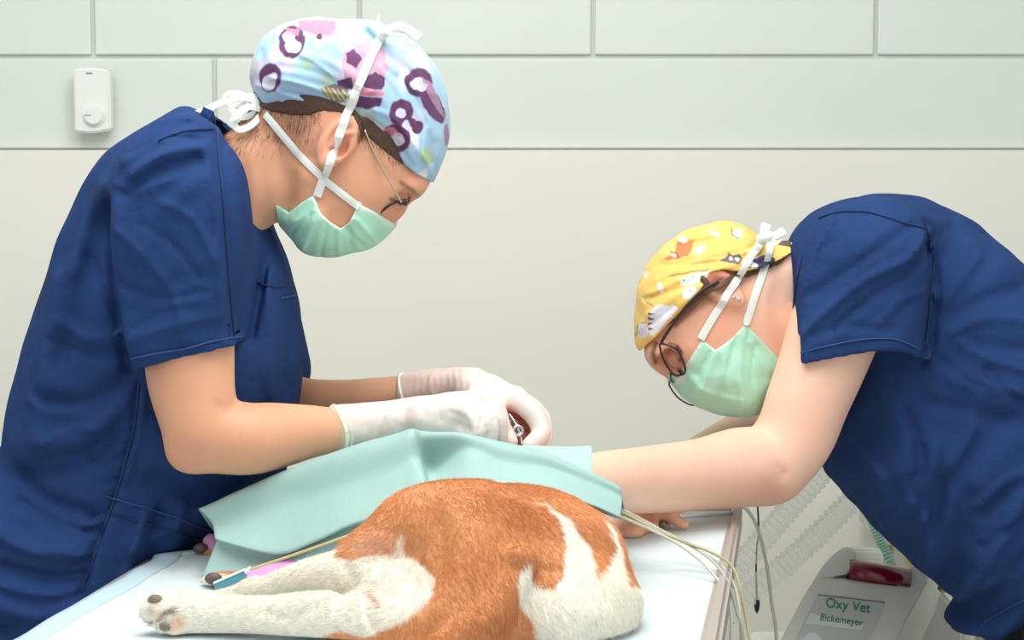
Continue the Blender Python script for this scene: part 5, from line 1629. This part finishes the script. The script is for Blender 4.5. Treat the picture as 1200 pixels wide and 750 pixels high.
FT.chain([W(1010, 300, 2.62), W(975, 370, 2.66), W(950, 410, 2.67)], [0.06, 0.062, 0.060], 0.03)
FT.chain([W(900, 380, 2.45), W(925, 345, 2.45), W(960, 320, 2.46)], [0.062, 0.060, 0.05], 0.006, op='s')
top2 = mk('scrub_top', [FT.mesh(3)], M['scrub'], p2)
tt2 = bvh(top2)
seam([(908, 424), (940, 413), (980, 403), (1018, 397), (1050, 398), (1074, 408)], tt2, top2, D=2.3, w=0.0016, mt='thread')
seam([(960, 256), (985, 249), (1020, 250), (1060, 262), (1084, 268)], tt2, top2, D=2.3, w=0.0018)
seam([(1086, 270), (1093, 300), (1090, 350), (1084, 400)], tt2, top2, D=2.3, w=0.0016)
seam([(1180, 575), (1150, 610), (1135, 640), (1148, 600), (1190, 560)], tt2, top2, D=2.35, w=0.0014) if 0 else None
seam([(1150, 735), (1165, 722), (1190, 708), (1215, 697)], tt2, top2, D=2.35, w=0.0016, mt='thread')
seam([(940, 300), (934, 330), (931, 360), (930, 385)], tt2, top2, D=2.35, w=0.004)
# trousers and shoes
FL_ = Field((0.55, 2.28, -0.002), (1.02, 2.80, 0.86), 0.010)
hx = float(W(1275, 700, D2)[0])
for s in (-1, 1):
    FL_.chain([(hx, D2 + s * 0.085, 0.80), (hx + 0.0, D2 + s * 0.095, 0.5), (hx + 0.03, D2 + s * 0.10, 0.08)], [0.118, 0.085, 0.06], 0.01, fy=0.9)
FL_.ell((hx, D2, 0.80), (0.14, 0.17, 0.08), 0.04)
mk('trousers', [FL_.mesh(2)], M['trouser'], p2)
for s in (-1, 1):
    FS = Field((hx - 0.18, D2 + s * 0.1 - 0.07, -0.001), (hx + 0.14, D2 + s * 0.1 + 0.07, 0.12), 0.006)
    FS.chain([(hx + 0.07, D2 + s * 0.1, 0.04), (hx - 0.04, D2 + s * 0.1, 0.04), (hx - 0.12, D2 + s * 0.1, 0.025)], [0.045, 0.042, 0.032], 0.01)
    FS.f = np.maximum(FS.f, (0.001 - FS.z)[None, None, :])
    mk('shoe', [FS.mesh(2)], M['plastic'], p2)
# ------------------------------------------------------------------ oxygen concentrator
mc = empty('oxygen_concentrator', (float(W(1010, 700, 2.8)[0]), 2.85, 0)); props(mc, 'pale grey oxygen machine with dark red carrying handle and a printed label', 'machine')
# inclined front plane: depth grows with height
fo_ = W(1000, 690, 2.70)
exf = np.array([0.985, 0.17, 0.0]); exf /= np.linalg.norm(exf)
eyf = np.array([-0.10, 0.62, 0.78]); eyf /= np.linalg.norm(eyf)
nf = np.cross(exf, eyf)                 # points to the camera and up
nf = nf / np.linalg.norm(nf)


def onf(px, py, lift=0.0):
    """where the sight line meets the sloping front plane"""
    o = np.array([0, 0, CZ]); d = W(px, py, 1.0) - o
    n = nf if nf[1] < 0 else -nf
    t = ((fo_ - o) @ n) / (d @ n)
    return o + d * t + n * lift


outl = [(985, 643), (994, 640), (1001, 645), (1003, 654), (1001, 664), (994, 672), (972, 677), (1010, 681), (1050, 685), (1058, 675), (1071, 659), (1079, 665), (1087, 674), (1085, 684), (1072, 708), (1051, 750), (1030, 800), (890, 800), (915, 748), (940, 700), (962, 665), (975, 650)]
prismpoly('front_shell', [onf(x, y) for x, y in outl], (0.07, 0.14, -0.03), M['machine'], mc, 0.003)
lowp = onf(960, 800)
bx0, bx1 = float(onf(890, 800)[0]), float(onf(1030, 800)[0])
box('lower_body', ((bx0 + bx1) / 2 + 0.06, lowp[1] + 0.13, lowp[2] / 2 + 0.02), (bx1 - bx0 + 0.10, 0.28, lowp[2] - 0.02), M['machine'], mc, 0.02)
# curved side housing at the right
sh = [(1080, 690), (1100, 690), (1122, 715), (1130, 745), (1128, 810), (1045, 810), (1060, 745), (1075, 710)]
prismpoly('side_housing', [W(x, y, 2.82) for x, y in sh], (0.03, 0.16, 0), M['machine'], mc, 0.006)
tube('handle', [onf(996, 667, -0.004), onf(1066, 677, -0.004)], 0.0165, M['red'], mc, 28, n=1)
tube('handle_socket', [W(1094, 684, 2.80), W(1104, 688, 2.84)], 0.010, M['red'], mc, 16, n=1)


def fquad(name, pts_, mt, parent, lift, th=0.0012):
    a = [onf(x, y, lift) for x, y in pts_]
    n = nf if nf[1] < 0 else -nf
    b_ = [p + n * th for p in a]
    vs = a + b_
    k = len(a)
    fs = [tuple(range(k, 2 * k)), tuple(range(k))[::-1]] + [(i, (i + 1) % k, (i + 1) % k + k, i + k) for i in range(k)]
    return pymesh(name, vs, fs, mt, parent, smooth=False)


pn = fquad('label_panel', [(958, 698), (1037, 707), (1016, 752), (1008, 770), (925, 770), (933, 748)], M['panel'], mc, 0.0006)
fquad('edge_line', [(958, 697), (1037, 706), (1036.6, 707.4), (957.6, 698.2)], M['grey'], pn, 0.0018, 0.0003)
fquad('stripe', [(949, 719), (962, 723), (1013, 733), (1008, 739), (943, 731)], M['whitep'], pn, 0.0018, 0.0004)
dcx = onf(952, 752, 0.003)


def ftext(name, txt, px, py, size, mt, parent, shear=0.25, px2=None):
    c = bpy.data.curves.new(name, 'FONT'); c.body = txt; c.size = size; c.shear = shear; c.extrude = 0.0003
    c.align_x = 'LEFT'; c.align_y = 'CENTER'; c.materials.append(mt)
    o = bpy.data.objects.new(name, c); COL.objects.link(o)
    a, b_ = onf(px, py, 0.0026), onf(px2[0], px2[1], 0.0026)
    ux = (b_ - a) / np.linalg.norm(b_ - a)
    n = nf if nf[1] < 0 else -nf
    uy = np.cross(n, ux)
    bpy.context.view_layer.update()
    wd = np.linalg.norm(b_ - a)
    sx = wd / max(o.dimensions[0], 1e-6)
    mw = Matrix(((ux[0] * sx, uy[0], n[0], a[0]), (ux[1] * sx, uy[1], n[1], a[1]), (ux[2] * sx, uy[2], n[2], a[2]), (0, 0, 0, 1)))
    o.matrix_world = mw
    bpy.context.view_layer.update()
    dg = bpy.context.evaluated_depsgraph_get()
    me = bpy.data.meshes.new_from_object(o.evaluated_get(dg))
    me.transform(mw)
    bpy.data.objects.remove(o)
    return link(name, me, None, parent, smooth=False)


ftext('lettering', 'Oxy Vet', 966, 707, 0.0225, M['green'], pn, 0.15, (1018, 714))
ftext('lettering', 'Eickemeyer', 960, 724, 0.0155, M['green'], pn, 0.2, (1010, 731))
bm = bmesh.new(); bmesh.ops.create_cone(bm, segments=32, radius1=0.013, radius2=0.0125, depth=0.003, cap_ends=True)
rot = V(nf if nf[1] < 0 else -nf).to_track_quat('Z', 'Y').to_matrix().to_4x4(); rot.translation = V(dcx)
bmesh.ops.transform(bm, matrix=rot, verts=bm.verts); me = bpy.data.meshes.new('round_emblem'); bm.to_mesh(me); bm.free()
link('round_emblem', me, M['whitep'], pn, smooth=False)


# ------------------------------------------------------------------ corrugated breathing tubes
def corrugated(name, pts_, r, amp, pitch, mt, label, seg=20, parent=None):
    P = catmull([W(*p) for p in pts_], 40)
    L = np.concatenate([[0], np.cumsum(np.linalg.norm(np.diff(P, axis=0), axis=1))])
    n = int(L[-1] / pitch * 6)
    s_ = np.linspace(0, L[-1], n)
    Q = np.stack([np.interp(s_, L, P[:, a]) for a in range(3)], 1)
    tot = L[-1]
    o = tube(name, Q, r, mt, parent, seg, n=1, caps=False, radf=lambda t: r + amp * math.copysign(abs(math.sin(math.pi * t * tot / pitch)) ** 0.6, 1) - amp / 2)
    return props(o, label, 'tube')


corrugated('breathing_tube', [(822, 712, 2.70), (862, 668, 2.70), (892, 634, 2.69), (928, 592, 2.68), (968, 548, 2.66), (1020, 492, 2.64), (1060, 452, 2.70)], 0.0150, 0.0062, 0.0100, M['clear'], 'upper clear corrugated breathing tube rising behind the elbow')
corrugated('breathing_tube', [(850, 722, 2.72), (884, 690, 2.72), (920, 662, 2.71), (960, 625, 2.70), (1000, 583, 2.69), (1050, 520, 2.68), (1090, 470, 2.74)], 0.0150, 0.0062, 0.0100, M['clear'], 'lower clear corrugated breathing tube nearer the oxygen machine')
corrugated('oxygen_hose', [(1012, 590, 2.95), (1024, 615, 2.94), (1034, 640, 2.93), (1045, 664, 2.92), (1050, 700, 2.95)], 0.0070, 0.004, 0.0050, M['mint'], 'thin mint green ribbed hose behind the red handle', 14)
# cart behind
ct = empty('equipment_cart', (float(W(1090, 700, 3.1)[0]), 3.12, 0)); props(ct, 'olive grey equipment cart mostly hidden behind the right person', 'cart')
a, b_ = W(1030, 606, 3.08), W(1190, 634, 3.08)
box('top_shelf', ((a[0] + b_[0]) / 2, 3.15, (a[2] + b_[2]) / 2), (b_[0] - a[0], 0.22, a[2] - b_[2]), M['machine2'], ct, 0.004)
for q in (1064, 1180):
    for yy_ in (3.06, 3.24):
        c_ = W(q, 640, 3.08)
        box('post', (c_[0], yy_, b_[2] / 2), (0.016, 0.016, b_[2]), M['olive2'], ct, 0.002)
c_ = W(1122, 660, 3.08)
box('lower_shelf', (c_[0], 3.15, 0.25), (b_[0] - a[0] - 0.06, 0.2, 0.02), M['machine2'], ct, 0.003)
# black probe lead hanging
o = empty('probe_lead', W(887, 640, 2.78)); props(o, 'thin black lead hanging behind the clear tubes, with pointed tip', 'cable')
tube('lead', [W(884, 560, 2.78), W(888, 596, 2.78), W(889, 625, 2.78), W(887, 640, 2.78), W(886, 670, 2.78), W(887, 703, 2.78)], 0.0014, M['black'], o, 8)
tube('tip', [W(887, 700, 2.78), W(887, 708, 2.78), W(887, 719, 2.78)], 0.004, M['black'], o, 10, radf=lambda t: 0.0024 + 0.0022 * math.sin(math.pi * min(1, t * 1.1)) if t < 0.9 else 0.0012)
# pale hose falling from the table corner
props(tube('suction_line', [W(862, 594, 2.47), W(875, 597, 2.46), W(888, 620, 2.46), (W(898, 660, 2.46)), W(904, 705, 2.46), W(910, 760, 2.46), W(905, 900, 2.46)], 0.0024, M['cable2'], None, 8),
      'thin pale grey line hanging alone past the corner of the table', 'cable')
# bundle of monitor leads crossing the pad and dropping over the table edge
lab = ['topmost pale lead, first over the bent fingers behind the dog', 'second pale lead from the drape corner, just under the topmost one', 'olive lead dropping furthest right over the table edge', 'lowest lead of the bundle, nearest the dog']
for k, (mt, q) in enumerate([
    ('cable', [(700, 588, 2.07), (728, 597, 2.06), (760, 613, 2.08), (790, 630, 2.08), (820, 645, 2.06), (845, 662, 2.03), (861, 688, 2.01), (867, 720, 1.99), (868, 760, 1.98), (862, 900, 1.98)]),
    ('cable2', [(700, 590, 2.06), (727, 601, 2.05), (765, 617, 2.06), (800, 634, 2.05), (832, 655, 2.02), (852, 680, 1.985), (863, 715, 1.975), (871, 755, 1.97), (868, 900, 1.98)]),
    ('olive', [(700, 594, 2.04), (728, 600, 2.04), (770, 622, 2.04), (805, 636, 2.04), (835, 648, 2.03), (858, 664, 2.025), (868, 692, 2.01), (875, 730, 2.0), (879, 765, 1.99), (880, 900, 1.98)]),
    ('cable', [(700, 596, 2.02), (728, 606, 2.02), (765, 622, 2.03), (800, 641, 2.02), (828, 664, 1.99), (848, 690, 1.96), (856, 716, 1.955), (856, 756, 1.95), (850, 900, 1.96)])]):
    props(tube('monitor_lead', [W(*p) for p in q], 0.0017, M[mt], None, 8), lab[k], 'cable', 'monitor leads crossing the pad')
# teal cloth on a side table at far left
st = empty('side_table', (float(W(-80, 560, 2.9)[0]), 2.95, 0)); props(st, 'side table edge barely visible behind the left person', 'table')
a = W(4, 575, 2.85)
box('tabletop', (a[0] - 0.25, 2.95, a[2] - 0.012), (0.5, 0.3, 0.024), M['rail'], st, 0.004)
for dx in (-0.45, -0.05):
    for dy in (-0.1, 0.1):
        box('leg', (a[0] + dx, 2.95 + dy, a[2] / 2 - 0.012), (0.02, 0.02, a[2] - 0.024), M['rail'], st, 0.003)
z0, z1 = W(0, 575, 2.85)[2], W(0, 514, 2.85)[2]
Fq = Field((a[0] - 0.5, 2.82, z0 - 0.002), (a[0] + 0.02, 3.08, z1 + 0.01), 0.006)
Fq.ell((a[0] - 0.2, 2.95, (z0 + z1) / 2 - 0.01), (0.21, 0.11, (z1 - z0) / 2 + 0.01))
Fq.f = np.maximum(Fq.f, (z0 + 0.001 - Fq.z)[None, None, :])
Fq.noise(0.004, 30, 2)
o = mk('folded_cloth', [Fq.mesh(2)], M['drape2']); props(o, 'pale mint cloth bundle at the left picture edge behind the left person', 'cloth')
